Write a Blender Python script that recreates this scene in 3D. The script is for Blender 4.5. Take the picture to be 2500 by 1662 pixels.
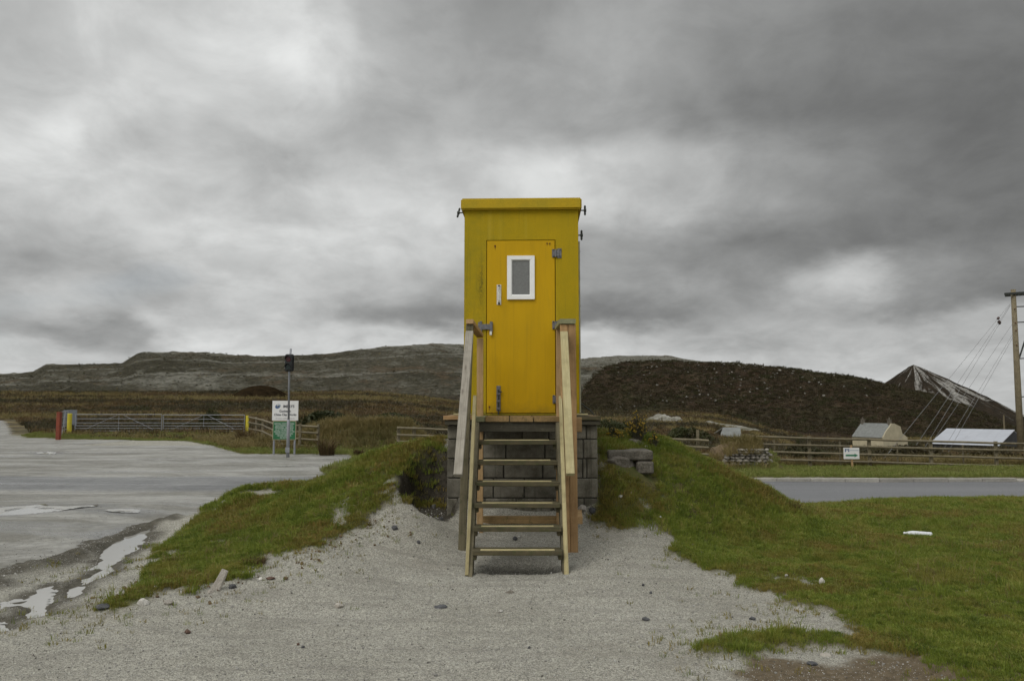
import bpy, bmesh, math, random
import numpy as np
from mathutils import Vector, Matrix

for _o in list(bpy.data.objects):
    bpy.data.objects.remove(_o, do_unlink=True)
scene = bpy.context.scene
COL = scene.collection
random.seed(11)
RNG = np.random.default_rng(11)
R = math.radians

# ------------------------------------------------------------------ camera
EYE = 1.58
FPX = 1944.0                 # focal length in photograph pixels (2500 wide) = 28 mm
PITCH = R(4.68)
cam_d = bpy.data.cameras.new('camera')
cam_d.sensor_width = 36.0
cam_d.lens = 28.0
cam_d.clip_start = 0.05
cam_d.clip_end = 60000.0
cam = bpy.data.objects.new('camera', cam_d)
COL.objects.link(cam)
cam.location = (0, 0, EYE)
cam.rotation_euler = (math.pi / 2 + PITCH, 0, 0)
scene.camera = cam

# ------------------------------------------------------------------ sky
SUN_EL, SUN_AZ = R(46), R(-140)        # azimuth from +Y towards +X: high, behind and left of the camera
world = bpy.data.worlds.new('World')
scene.world = world
world.use_nodes = True
wt = world.node_tree
wt.nodes.clear()


class NT:
    """small helper round a node tree"""
    def __init__(s, tree):
        s.t = tree

    def new(s, typ, inp=None, **kw):
        n = s.t.nodes.new(typ)
        for k, v in kw.items():
            setattr(n, k, v)
        for k, v in (inp or {}).items():
            s.set(n.inputs[k], v)
        return n

    def set(s, sock, v):
        if isinstance(v, bpy.types.NodeSocket):
            s.t.links.new(v, sock)
        elif v is not None:
            if sock.type == 'RGBA' and len(v) == 3:
                v = (*v, 1)
            sock.default_value = v

    def math(s, op, a, b=None, c=None, clamp=False):
        n = s.new('ShaderNodeMath', operation=op)
        n.use_clamp = clamp
        s.set(n.inputs[0], a)
        if b is not None:
            s.set(n.inputs[1], b)
        if c is not None:
            s.set(n.inputs[2], c)
        return n.outputs[0]

    def vmath(s, op, a, b=None):
        n = s.new('ShaderNodeVectorMath', operation=op)
        s.set(n.inputs[0], a)
        if b is not None:
            s.set(n.inputs[1], b)
        return n.outputs[0]

    def noise(s, vec, scale, detail=4, rough=0.55, out=0, dist=0.0):
        n = s.new('ShaderNodeTexNoise', {'Scale': scale, 'Detail': detail, 'Roughness': rough, 'Distortion': dist})
        s.set(n.inputs['Vector'], vec)
        return n.outputs[out]

    def voro(s, vec, scale, out='Distance', feature='F1', rand=1.0):
        n = s.new('ShaderNodeTexVoronoi', {'Scale': scale, 'Randomness': rand}, feature=feature)
        s.set(n.inputs['Vector'], vec)
        return n.outputs[out]

    def ramp(s, fac, stops, interp='LINEAR'):
        n = s.new('ShaderNodeValToRGB')
        cr = n.color_ramp
        cr.interpolation = interp
        while len(cr.elements) < len(stops):
            cr.elements.new(0.5)
        for e, (p, c) in zip(cr.elements, stops):
            e.position = p
            if not hasattr(c, '__len__'):
                c = (c, c, c)
            e.color = (*c[:3], 1)
        s.set(n.inputs[0], fac)
        return n.outputs[0]

    def mix(s, fac, a, b, blend='MIX'):
        n = s.new('ShaderNodeMix', data_type='RGBA', blend_type=blend)
        n.clamp_factor = True
        s.set(n.inputs[0], fac)
        s.set(n.inputs[6], a)
        s.set(n.inputs[7], b)
        return n.outputs[2]

    def maprange(s, v, a, b, c=0.0, d=1.0, smooth=False):
        n = s.new('ShaderNodeMapRange')
        n.interpolation_type = 'SMOOTHSTEP' if smooth else 'LINEAR'
        n.clamp = True
        s.set(n.inputs[0], v)
        for i, q in enumerate((a, b, c, d)):
            n.inputs[1 + i].default_value = q
        return n.outputs[0]

    def bump(s, h, strength=0.5, dist=0.01, normal=None):
        n = s.new('ShaderNodeBump', {'Strength': strength, 'Distance': dist, 'Height': h})
        if normal is not None:
            s.set(n.inputs['Normal'], normal)
        return n.outputs[0]

    def mapping(s, vec, scale=(1, 1, 1), loc=(0, 0, 0), rot=(0, 0, 0)):
        n = s.new('ShaderNodeMapping', {'Scale': scale, 'Location': loc, 'Rotation': rot})
        s.set(n.inputs['Vector'], vec)
        return n.outputs[0]

    def sep(s, vec):
        n = s.new('ShaderNodeSeparateXYZ')
        s.set(n.inputs[0], vec)
        return n.outputs

    def comb(s, x=0.0, y=0.0, z=0.0):
        n = s.new('ShaderNodeCombineXYZ')
        for i, q in enumerate((x, y, z)):
            s.set(n.inputs[i], q)
        return n.outputs[0]

    def attr(s, name, out='Fac'):
        return s.new('ShaderNodeAttribute', attribute_name=name).outputs[out]


def lin(v):
    v = v / 255.0
    return v / 12.92 if v <= 0.04045 else ((v + 0.055) / 1.055) ** 2.4


SKY_COLS = [-200, 0, 120, 200, 300, 400, 500, 600, 700, 800, 900, 1050, 1250, 1350, 1450, 1600, 1700, 1850, 2000, 2100, 2250, 2450, 2650]
# grey levels of the cloud deck, by photograph row: brightness of the clouds in each direction
SKY_ROWS = [
    (880, [188, 196, 196, 190, 186, 194, 208, 208, 206, 204, 204, 208, 204, 200, 202, 196, 190, 186, 190, 192, 190, 188, 186]),
    (825, [158, 162, 150, 148, 156, 192, 216, 200, 194, 196, 188, 198, 200, 198, 198, 182, 174, 170, 180, 180, 176, 170, 168]),
    (770, [170, 182, 186, 184, 172, 176, 190, 196, 196, 178, 152, 136, 130, 125, 128, 134, 150, 158, 168, 162, 140, 120, 118]),
    (700, [160, 160, 166, 168, 174, 184, 196, 202, 198, 188, 184, 172, 160, 158, 160, 158, 152, 148, 180, 200, 150, 132, 128]),
    (610, [180, 190, 188, 188, 196, 202, 210, 210, 208, 206, 208, 200, 185, 170, 160, 148, 138, 128, 126, 126, 120, 118, 118]),
    (510, [205, 212, 212, 210, 210, 202, 192, 190, 198, 206, 204, 208, 210, 206, 204, 192, 176, 160, 140, 132, 122, 116, 115]),
    (420, [195, 208, 222, 200, 186, 196, 188, 172, 176, 186, 192, 196, 208, 214, 206, 200, 186, 154, 146, 136, 122, 114, 115]),
    (300, [185, 188, 198, 204, 206, 204, 196, 190, 192, 182, 176, 170, 164, 160, 160, 152, 138, 124, 120, 118, 116, 112, 112]),
    (150, [188, 190, 200, 206, 202, 204, 212, 216, 224, 204, 180, 166, 158, 160, 166, 166, 156, 140, 132, 128, 126, 122, 122]),
    (30, [180, 182, 190, 196, 194, 190, 202, 216, 220, 196, 172, 160, 154, 154, 158, 158, 150, 142, 138, 136, 138, 134, 132]),
]
SKY_OUT = 192
SKY_ZEN = 234         # an overcast sky is brightest overhead
w = NT(wt)
geo = w.new('ShaderNodeTexCoord').outputs['Generated']
nd = w.vmath('NORMALIZE', geo)
sx, sy, sz = w.sep(nd)
zc = w.math('MAXIMUM', sz, 0.0)
den = w.math('ADD', w.math('MULTIPLY', zc, 1.0), 0.34)
cp = w.comb(w.math('DIVIDE', sx, den), w.math('DIVIDE', sy, den), 0.0)
warp = w.noise(cp, 3.6, 5, 0.55, out=1)
wx, wy, wz = w.sep(warp)
az = w.math('ARCTAN2', sx, sy)
el = w.math('ARCSINE', sz)
lump = w.noise(w.mapping(cp, (1.0, 0.9, 1)), 5.6, 8, 0.60, dist=0.35)
detail = w.maprange(lump, 0.30, 0.70, 0.0, 1.0, True)
fine = w.noise(w.mapping(cp, (1.0, 0.9, 1), loc=(7, 3, 2)), 15.0, 3, 0.5)
elw = w.math('ADD', el, w.math('MULTIPLY', w.math('SUBTRACT', wy, 0.5), 0.075))
azw = w.math('ADD', az, w.math('MULTIPLY', w.math('SUBTRACT', wx, 0.5), 0.14))
AZL = R(62)
azn = w.maprange(azw, -AZL, AZL, 0, 1)
cur = None
prev = None
for (v, vals) in SKY_ROWS:
    e = math.atan((831 - v) / FPX) + PITCH
    stops = [(0.0, lin(SKY_OUT)), (0.12, lin(SKY_OUT))]
    for u, g in zip(SKY_COLS, vals):
        p = (math.atan((u - 1250) / FPX) + AZL) / (2 * AZL)
        stops.append((p, lin(g)))
    stops += [(0.90, lin(SKY_OUT)), (1.0, lin(SKY_OUT))]
    row = w.ramp(azn, stops, 'EASE')
    cur = row if cur is None else w.mix(w.maprange(elw, prev, e, 0, 1, True), cur, row)
    prev = e
cur = w.mix(w.maprange(elw, prev, prev + R(22), 0, 1, True), cur, (lin(SKY_ZEN),) * 3)
mod = w.math('ADD', w.math('MULTIPLY', w.math('SUBTRACT', detail, 0.5), 0.23),
             w.math('MULTIPLY', w.math('SUBTRACT', fine, 0.5), 0.20))
mod = w.math('ADD', mod, 1.0)
cloud = w.mix(1.0, cur, w.comb(mod, mod, mod), 'MULTIPLY')
cloud = w.mix(1.0, cloud, (0.985, 1.0, 0.99, 1), 'MULTIPLY')
sky = w.new('ShaderNodeTexSky', sky_type='NISHITA', sun_disc=False)
sky.sun_elevation = SUN_EL
sky.sun_rotation = SUN_AZ
sky.altitude = 250
skyc = w.mix(1.0, sky.outputs[0], (0.1, 0.1, 0.1, 1), 'MULTIPLY')
gap = w.maprange(w.noise(w.mapping(cp, loc=(2.2, 5.1, 0)), 0.8, 4, 0.5), 0.64, 0.75, 0, 0.3)
final = w.mix(gap, cloud, skyc)
bg = w.new('ShaderNodeBackground', {'Color': final, 'Strength': 1.0})
wo = w.new('ShaderNodeOutputWorld', {'Surface': bg.outputs[0]})
world.cycles.sampling_method = 'MANUAL'
world.cycles.sample_map_resolution = 512

# ------------------------------------------------------------------ sun behind the cloud
sun_d = bpy.data.lights.new('sun', 'SUN')
sun_d.energy = 1.4
sun_d.angle = R(35)
sun_d.color = (1.0, 0.96, 0.90)
sun = bpy.data.objects.new('sun', sun_d)
COL.objects.link(sun)
_sd = Vector((math.sin(SUN_AZ) * math.cos(SUN_EL), math.cos(SUN_AZ) * math.cos(SUN_EL), math.sin(SUN_EL)))
sun.rotation_euler = _sd.to_track_quat('Z', 'Y').to_euler()
sun.location = (0, 0, 30)

vs = scene.view_settings
scene.display_settings.display_device = 'sRGB'
vs.view_transform = 'Standard'
vs.look = 'None'
vs.gamma = 1.0
vs.exposure = 0.0
vs.use_curve_mapping = False
scene.cycles.max_bounces = 4
scene.cycles.diffuse_bounces = 2
scene.cycles.glossy_bounces = 2
scene.cycles.transparent_max_bounces = 8
scene.cycles.use_denoising = True
scene.cycles.use_adaptive_sampling = True
scene.cycles.adaptive_threshold = 0.02
scene.cycles.adaptive_min_samples = 16


# ------------------------------------------------------------------ helpers
def at(u, v, Y):
    """photograph pixel and distance along the road axis -> point in the place"""
    xc = (u - 1250) / FPX
    yc = -(v - 831) / FPX
    d = Vector((xc, math.cos(PITCH) - yc * math.sin(PITCH), math.sin(PITCH) + yc * math.cos(PITCH)))
    k = Y / d.y
    return Vector((d.x * k, Y, EYE + d.z * k))


ORG = {}


def empty(name, loc, label, cat, group=None, rot=0.0, local=False):
    o = bpy.data.objects.new(name, None)
    o.empty_display_size = 0.1
    COL.objects.link(o)
    o.location = loc
    o.rotation_euler = (0, 0, rot)
    ORG[o] = Vector((0, 0, 0)) if local else Vector(loc)
    tag(o, label, cat, group)
    return o


def tag(o, label=None, cat=None, group=None, kind=None):
    if label:
        o['label'] = label
    if cat:
        o['category'] = cat
    if group:
        o['group'] = group
    if kind:
        o['kind'] = kind
    return o


class MB:
    def __init__(s):
        s.v, s.f, s.g = [], [], []

    def add(s, verts, faces, grain=None):
        n = len(s.v)
        s.v += [Vector(p) for p in verts]
        s.g += [Vector(p) for p in (grain if grain is not None else verts)]
        s.f += [tuple(i + n for i in f) for f in faces]
        return s

    def beam(s, p0, p1, w, h, up=(0, 0, 1), ch=0.004, w1=None, h1=None, cut0=0.0, cut1=0.0):
        """timber of section w x h from p0 to p1 with chamfered arrises; grain runs along it"""
        p0, p1 = Vector(p0), Vector(p1)
        d = p1 - p0
        L = d.length
        d.normalize()
        up = Vector(up)
        if abs(d.dot(up)) > 0.98:
            up = Vector((0, 1, 0))
        sx_ = d.cross(up).normalized()
        uz = sx_.cross(d).normalized()
        vs_, gs = [], []
        off = random.random() * 7
        for k in (0, 1):
            W = (w if k == 0 else (w1 or w)) / 2
            Hh = (h if k == 0 else (h1 or h)) / 2
            c = min(ch, W * 0.6, Hh * 0.6)
            prof = [(-W, -Hh + c), (-W, Hh - c), (-W + c, Hh), (W - c, Hh), (W, Hh - c), (W, -Hh + c), (W - c, -Hh), (-W + c, -Hh)]
            for a, b in prof:
                sk = (cut0 if k == 0 else cut1) * b
                vs_.append((p0 if k == 0 else p1) + sx_ * a + uz * b + d * sk)
                gs.append((k * L + off, a + off, b))
        fs = [(i, (i + 1) % 8, 8 + (i + 1) % 8, 8 + i) for i in range(8)]
        fs += [tuple(range(7, -1, -1)), tuple(range(8, 16))]
        return s.add(vs_, fs, gs)

    def box(s, lo, hi, ch=0.0):
        lo, hi = Vector(lo), Vector(hi)
        if ch <= 0:
            v = [(x, y, z) for x in (lo.x, hi.x) for y in (lo.y, hi.y) for z in (lo.z, hi.z)]
            f = [(0, 1, 3, 2), (4, 6, 7, 5), (0, 4, 5, 1), (2, 3, 7, 6), (0, 2, 6, 4), (1, 5, 7, 3)]
            return s.add(v, f)
        bm = bmesh.new()
        bmesh.ops.create_cube(bm, size=1)
        for q in bm.verts:
            q.co = Vector([(lo[i] + hi[i]) / 2 + q.co[i] * (hi[i] - lo[i]) for i in range(3)])
        bmesh.ops.bevel(bm, geom=bm.edges[:], offset=ch, segments=1, affect='EDGES')
        bm.verts.index_update()
        s.add([q.co.copy() for q in bm.verts], [[q.index for q in f.verts] for f in bm.faces])
        bm.free()
        return s

    def tube(s, pts, r, n=8, caps=True):
        pts = [Vector(p) for p in pts]
        rs = r if hasattr(r, '__len__') else [r] * len(pts)
        vs_, gs, L = [], [], random.random() * 5
        for i, p in enumerate(pts):
            d = (pts[min(i + 1, len(pts) - 1)] - pts[max(i - 1, 0)]).normalized()
            up = Vector((0, 0, 1)) if abs(d.z) < 0.95 else Vector((0, 1, 0))
            a = d.cross(up).normalized()
            b = a.cross(d)
            if i:
                L += (p - pts[i - 1]).length
            for k in range(n):
                t = 2 * math.pi * k / n
                vs_.append(p + a * (math.cos(t) * rs[i]) + b * (math.sin(t) * rs[i]))
                gs.append((L, math.cos(t) * rs[i], math.sin(t) * rs[i]))
        fs = []
        for i in range(len(pts) - 1):
            for k in range(n):
                fs.append((i * n + k, i * n + (k + 1) % n, (i + 1) * n + (k + 1) % n, (i + 1) * n + k))
        if caps:
            fs += [tuple(range(n - 1, -1, -1)), tuple(range((len(pts) - 1) * n, len(pts) * n))]
        return s.add(vs_, fs, gs)

    def prism(s, poly, axis_vec):
        """extrude a planar polygon (3-D points) along axis_vec"""
        n = len(poly)
        a = Vector(axis_vec)
        v = [Vector(p) for p in poly] + [Vector(p) + a for p in poly]
        f = [tuple(range(n - 1, -1, -1)), tuple(range(n, 2 * n))] + [(i, (i + 1) % n, n + (i + 1) % n, n + i) for i in range(n)]
        return s.add(v, f)

    def rock(s, c, size, seed=0, sub=2, flat=1.0, rough=0.22, rot=0.0):
        rnd = random.Random(seed)
        bm = bmesh.new()
        bmesh.ops.create_icosphere(bm, subdivisions=sub, radius=0.5)
        pl = [(Vector((rnd.uniform(-1, 1), rnd.uniform(-1, 1), rnd.uniform(-1, 1))).normalized(), rnd.uniform(0.28, 0.44)) for _ in range(9)]
        m = Matrix.Rotation(rot, 3, 'Z')
        ph = [rnd.uniform(0, 6) for _ in range(6)]
        for q in bm.verts:
            p = q.co.copy()
            for nrm, dd in pl:
                e = p.dot(nrm) - dd
                if e > 0:
                    p -= nrm * e
            nn = math.sin(p.x * 9 + ph[0]) * math.sin(p.y * 8 + ph[1]) + math.sin(p.z * 11 + ph[2]) * math.sin(p.x * 13 + ph[3])
            p *= 1 + rough * 0.25 * nn
            p = Vector((p.x * size[0], p.y * size[1], p.z * size[2] * flat))
            q.co = m @ p + Vector(c)
        bm.verts.index_update()
        s.add([q.co.copy() for q in bm.verts], [[q.index for q in f.verts] for f in bm.faces])
        bm.free()
        return s

    def build(s, name, mat, parent=None, root=None, smooth=False):
        me = bpy.data.meshes.new(name)
        o = bpy.data.objects.new(name, me)
        COL.objects.link(o)
        org = Vector((0, 0, 0))
        if parent is not None:
            o.parent = parent
            org = ORG.get(parent, Vector((0, 0, 0)))
        ORG[o] = org
        me.from_pydata([tuple(p - org) for p in s.v], [], s.f)
        a = me.attributes.new('gr', 'FLOAT_VECTOR', 'POINT')
        a.data.foreach_set('vector', np.array([tuple(g) for g in s.g], dtype=np.float32).ravel())
        if mat is not None:
            me.materials.append(mat)
        if smooth:
            me.polygons.foreach_set('use_smooth', [True] * len(me.polygons))
        me.update()
        return o


def thing(name, mb, mat, label, cat, group=None, smooth=False):
    """a one-mesh thing whose origin sits at its base"""
    vs_ = s_v = mb.v
    base = Vector((sum(p.x for p in vs_) / len(vs_), sum(p.y for p in vs_) / len(vs_), min(p.z for p in vs_)))
    mb.v = [p - base for p in s_v]
    o = mb.build(name, mat, None, smooth=smooth)
    o.location = base
    tag(o, label, cat, group)
    return o


def np_mesh(name, V, F, mat, attrs=None, smooth=True, kind=None):
    me = bpy.data.meshes.new(name)
    V = np.asarray(V, dtype=np.float32)
    F = np.asarray(F, dtype=np.int32)
    me.vertices.add(len(V))
    me.vertices.foreach_set('co', V.ravel())
    k = F.shape[1]
    me.loops.add(F.size)
    me.loops.foreach_set('vertex_index', F.ravel())
    me.polygons.add(len(F))
    me.polygons.foreach_set('loop_start', np.arange(0, F.size, k, dtype=np.int32))
    me.polygons.foreach_set('loop_total', np.full(len(F), k, dtype=np.int32))
    me.polygons.foreach_set('use_smooth', np.full(len(F), smooth, dtype=bool))
    for an, av in (attrs or {}).items():
        av = np.asarray(av, dtype=np.float32)
        if av.ndim == 1:
            me.attributes.new(an, 'FLOAT', 'POINT').data.foreach_set('value', av)
        else:
            me.attributes.new(an, 'FLOAT_VECTOR', 'POINT').data.foreach_set('vector', av.ravel())
    me.update(calc_edges=True)
    me.validate()
    me.materials.append(mat)
    o = bpy.data.objects.new(name, me)
    COL.objects.link(o)
    ORG[o] = Vector((0, 0, 0))
    if kind:
        o['kind'] = kind
    return o


_LAT = np.random.default_rng(5).random((256, 256))


def vnoise(x, y, f, seed=0):
    x = np.asarray(x) * f + seed * 17.3
    y = np.asarray(y) * f + seed * 9.7
    xi, yi = np.floor(x).astype(int), np.floor(y).astype(int)
    fx, fy = x - xi, y - yi
    fx, fy = fx * fx * (3 - 2 * fx), fy * fy * (3 - 2 * fy)
    g = lambda a, b: _LAT[a & 255, b & 255]
    return ((g(xi, yi) * (1 - fx) + g(xi + 1, yi) * fx) * (1 - fy) + (g(xi, yi + 1) * (1 - fx) + g(xi + 1, yi + 1) * fx) * fy) - 0.5


def fbm(x, y, f, o=4, seed=0):
    s_, a = 0.0, 1.0
    for k in range(o):
        s_ = s_ + a * vnoise(x, y, f * 2 ** k, seed + k * 3)
        a *= 0.5
    return s_


def sstep(a, b, x):
    t = np.clip((np.asarray(x, dtype=float) - a) / (b - a), 0, 1)
    return t * t * (3 - 2 * t)


def sdf_poly(x, y, poly):
    """signed distance to a polygon, positive inside"""
    x, y = np.asarray(x, float), np.asarray(y, float)
    d = np.full(x.shape, 1e18)
    ins = np.zeros(x.shape, bool)
    n = len(poly)
    for i in range(n):
        ax, ay = poly[i]
        bx, by = poly[(i + 1) % n]
        ex, ey = bx - ax, by - ay
        t = np.clip(((x - ax) * ex + (y - ay) * ey) / (ex * ex + ey * ey + 1e-12), 0, 1)
        d = np.minimum(d, (x - ax - t * ex) ** 2 + (y - ay - t * ey) ** 2)
        c = ((ay > y) != (by > y)) & (x < (bx - ax) * (y - ay) / ((by - ay) if abs(by - ay) > 1e-12 else 1e-12) + ax)
        ins ^= c
    return np.where(ins, 1, -1) * np.sqrt(d)


def pu(u, Y):
    return ((u - 1250) / FPX * Y, Y)

# ------------------------------------------------------------------ materials
def new_mat(name):
    m = bpy.data.materials.new(name)
    m.use_nodes = True
    t = m.node_tree
    t.nodes.clear()
    n = NT(t)
    b = n.new('ShaderNodeBsdfPrincipled')
    out = n.new('ShaderNodeOutputMaterial', {'Surface': b.outputs[0]})
    return m, n, b


def P(n, b, color=None, rough=None, normal=None, metal=None, spec=None):
    for k, v in (('Base Color', color), ('Roughness', rough), ('Normal', normal), ('Metallic', metal), ('Specular IOR Level', spec)):
        if v is not None:
            n.set(b.inputs[k], v)


def ocoord(n):
    return n.new('ShaderNodeTexCoord').outputs['Object']


def orand(n):
    return n.new('ShaderNodeObjectInfo').outputs['Random']


def wpos(n):
    return n.new('ShaderNodeNewGeometry').outputs['Position']


def plain(name, color, rough=0.6, metal=0.0, var=0.25, scale=9.0, bumpd=0.0, spec=0.5):
    m, n, b = new_mat(name)
    c = ocoord(n)
    f = n.noise(c, scale, 5, 0.6)
    k = n.maprange(f, 0.3, 0.7, 1 - var, 1 + var)
    col = n.mix(1.0, (*color, 1), n.comb(k, k, k), 'MULTIPLY')
    P(n, b, col, rough, None, metal, spec)
    if bumpd:
        P(n, b, normal=n.bump(n.noise(c, scale * 6, 4, 0.6), 0.5, bumpd))
    return m


def wood(name, c1, c2, moss=0.0, rough=0.75, dark=0.0, mosscol=(0.06, 0.065, 0.025)):
    m, n, b = new_mat(name)
    g = n.attr('gr', 'Vector')
    r = orand(n)
    g2 = n.vmath('ADD', g, n.comb(n.math('MULTIPLY', r, 13.0), n.math('MULTIPLY', r, 5.0), 0.0))
    s1 = n.mapping(g2, (2.0, 55, 55))
    grain = n.noise(s1, 1.0, 5, 0.6, dist=0.8)
    fineg = n.noise(n.mapping(g2, (6.0, 260, 260)), 1.0, 3, 0.6)
    col = n.mix(n.maprange(grain, 0.3, 0.7), (*c1, 1), (*c2, 1))
    kv = n.maprange(fineg, 0.3, 0.7, 0.82, 1.12)
    col = n.mix(1.0, col, n.comb(kv, kv, kv), 'MULTIPLY')
    rv = n.maprange(r, 0, 1, 0.88, 1.12)
    col = n.mix(1.0, col, n.comb(rv, rv, rv), 'MULTIPLY')
    # knots
    kd = n.voro(n.mapping(g2, (3.2, 11, 11)), 1.0)
    col = n.mix(n.maprange(kd, 0.05, 0.16, 0.55, 0.0), col, (c2[0] * 0.35, c2[1] * 0.28, c2[2] * 0.25, 1))
    # blotches of damp and dirt
    bl = n.noise(g2, 6.0, 5, 0.65)
    col = n.mix(n.maprange(bl, 0.46, 0.72, 0.0, 0.6), col, (c2[0] * 0.5, c2[1] * 0.5, c2[2] * 0.5, 1))
    if moss:
        mm = n.noise(wpos(n), 14.0, 5, 0.7)
        col = n.mix(n.maprange(mm, 0.62 - 0.25 * moss, 0.8 - 0.25 * moss, 0.0, 0.85), col, (*mosscol, 1))
    P(n, b, col, rough, n.bump(grain, 0.35, 0.002), spec=0.3)
    return m


M = {}
M['rail_grey'] = wood('rail_grey_timber', (0.40, 0.37, 0.31), (0.27, 0.245, 0.20), 0.0)
M['post_old'] = wood('old_post_timber', (0.19, 0.165, 0.10), (0.10, 0.088, 0.055), 0.35)
M['pale'] = wood('pale_new_timber', (0.56, 0.50, 0.285), (0.44, 0.375, 0.19), 0.0)
M['batten'] = wood('batten_timber', (0.43, 0.38, 0.21), (0.33, 0.275, 0.135), 0.12, mosscol=(0.16, 0.14, 0.07))
M['orange'] = wood('orange_new_timber', (0.45, 0.285, 0.135), (0.345, 0.205, 0.092), 0.0)
M['tan'] = wood('tan_new_timber', (0.47, 0.32, 0.16), (0.37, 0.235, 0.11), 0.0)
M['tread'] = wood('mossy_tread_timber', (0.13, 0.105, 0.055), (0.06, 0.055, 0.034), 0.55)
M['deck'] = wood('deck_timber', (0.36, 0.235, 0.10), (0.20, 0.14, 0.065), 0.25)
M['green_end'] = wood('green_treated_timber', (0.27, 0.27, 0.155), (0.20, 0.20, 0.11), 0.0)
M['beam_dark'] = wood('dark_beam_timber', (0.10, 0.09, 0.06), (0.05, 0.046, 0.034), 0.35, mosscol=(0.12, 0.115, 0.08))
M['fence'] = wood('fence_timber', (0.235, 0.20, 0.125), (0.115, 0.098, 0.062), 0.42, mosscol=(0.22, 0.205, 0.145))
M['pole'] = wood('pole_timber', (0.24, 0.20, 0.125), (0.16, 0.135, 0.085), 0.2, mosscol=(0.14, 0.14, 0.085))


def yellow_wall():
    m, n, b = new_mat('yellow_wall_paint')
    c = ocoord(n)
    x, y, z = n.sep(c)
    big = n.noise(c, 2.2, 5, 0.6)
    fin = n.noise(c, 90, 3, 0.6)
    mid = n.noise(c, 11, 5, 0.65)
    col = n.mix(n.maprange(big, 0.35, 0.68), (0.44, 0.30, 0.006, 1), (0.365, 0.268, 0.008, 1))
    # green algae film, thicker towards the left-hand edge where the damp wind strikes
    alg = n.math('ADD', n.math('MULTIPLY', x, -0.42), n.math('MULTIPLY', n.math('SUBTRACT', mid, 0.5), 1.0))
    col = n.mix(n.maprange(alg, 0.05, 0.5, 0.0, 0.6), col, (0.245, 0.215, 0.016, 1))
    k = n.maprange(fin, 0.3, 0.7, 0.85, 1.14)
    col = n.mix(1.0, col, n.comb(k, k, k), 'MULTIPLY')
    # run of dirt beside the door
    sx_ = n.math('DIVIDE', n.math('ADD', x, n.math('ADD', 0.478, n.math('MULTIPLY', n.math('SUBTRACT', n.noise(c, 14, 3, 0.6), 0.5), 0.10))), 0.022)
    sz_ = n.math('DIVIDE', n.math('SUBTRACT', z, 1.56), 0.20)
    d2 = n.math('ADD', n.math('MULTIPLY', sx_, sx_), n.math('MULTIPLY', sz_, sz_))
    st = n.math('MULTIPLY', n.math('POWER', 2.718, n.math('MULTIPLY', d2, -0.7)), n.maprange(n.noise(c, 40, 4, 0.7), 0.35, 0.6))
    col = n.mix(n.math('MULTIPLY', st, 0.8), col, (0.05, 0.05, 0.015, 1))
    # rain streaks, splash grime at the foot, faded bloom
    rs_ = n.noise(n.mapping(c, (26, 26, 0.9)), 1.0, 5, 0.65)
    col = n.mix(n.maprange(rs_, 0.54, 0.72, 0, 0.38), col, (0.175, 0.155, 0.02, 1))
    col = n.mix(n.maprange(n.noise(n.mapping(c, (9, 9, 0.6), loc=(3, 1, 2)), 1.0, 4, 0.6), 0.56, 0.74, 0, 0.30), col, (0.52, 0.40, 0.06, 1))
    gr_ = n.math('ADD', n.maprange(z, 0.0, 0.30, 0.55, -0.1), n.math('MULTIPLY', n.math('SUBTRACT', mid, 0.5), 1.1))
    col = n.mix(n.maprange(gr_, 0.15, 0.6, 0, 0.6), col, (0.10, 0.105, 0.03, 1))
    bm_ = n.bump(n.noise(c, 130, 4, 0.65), 0.7, 0.006)
    P(n, b, col, 0.7, bm_, spec=0.16)
    return m


def yellow_door():
    m, n, b = new_mat('yellow_door_paint')
    c = ocoord(n)
    big = n.noise(n.mapping(c, (3, 3, 0.7)), 1.6, 4, 0.55)
    mid = n.noise(n.mapping(c, (9, 9, 1.3)), 2.0, 5, 0.6)
    col = n.mix(n.maprange(big, 0.3, 0.7), (0.56, 0.335, 0.003, 1), (0.475, 0.29, 0.003, 1))
    col = n.mix(n.maprange(mid, 0.52, 0.75, 0, 0.3), col, (0.36, 0.235, 0.012, 1))
    zz_ = n.sep(c)[2]
    rs_ = n.noise(n.mapping(c, (30, 30, 0.7)), 1.0, 5, 0.65)
    col = n.mix(n.maprange(rs_, 0.55, 0.75, 0, 0.35), col, (0.30, 0.19, 0.01, 1))
    g_ = n.math('ADD', n.maprange(zz_, 0.02, 0.35, 0.45, -0.15), n.math('MULTIPLY', n.math('SUBTRACT', n.noise(c, 8, 5, 0.7), 0.5), 1.0))
    col = n.mix(n.maprange(g_, 0.2, 0.6, 0, 0.5), col, (0.16, 0.12, 0.02, 1))
    P(n, b, col, 0.6, n.bump(n.noise(c, 45, 3, 0.6), 0.2, 0.003), spec=0.18)
    return m


M['wall'] = yellow_wall()
M['door'] = yellow_door()


def yellow_roof():
    m, n, b = new_mat('yellow_roof_paint')
    c = ocoord(n)
    col = n.mix(n.maprange(n.noise(c, 5, 5, 0.6), 0.35, 0.65), (0.47, 0.315, 0.012, 1), (0.39, 0.285, 0.016, 1))
    k = n.maprange(n.noise(c, 80, 3, 0.6), 0.3, 0.7, 0.85, 1.15)
    col = n.mix(1.0, col, n.comb(k, k, k), 'MULTIPLY')
    P(n, b, col, 0.6, n.bump(n.noise(c, 120, 4, 0.65), 0.6, 0.005), spec=0.18)
    return m


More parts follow.
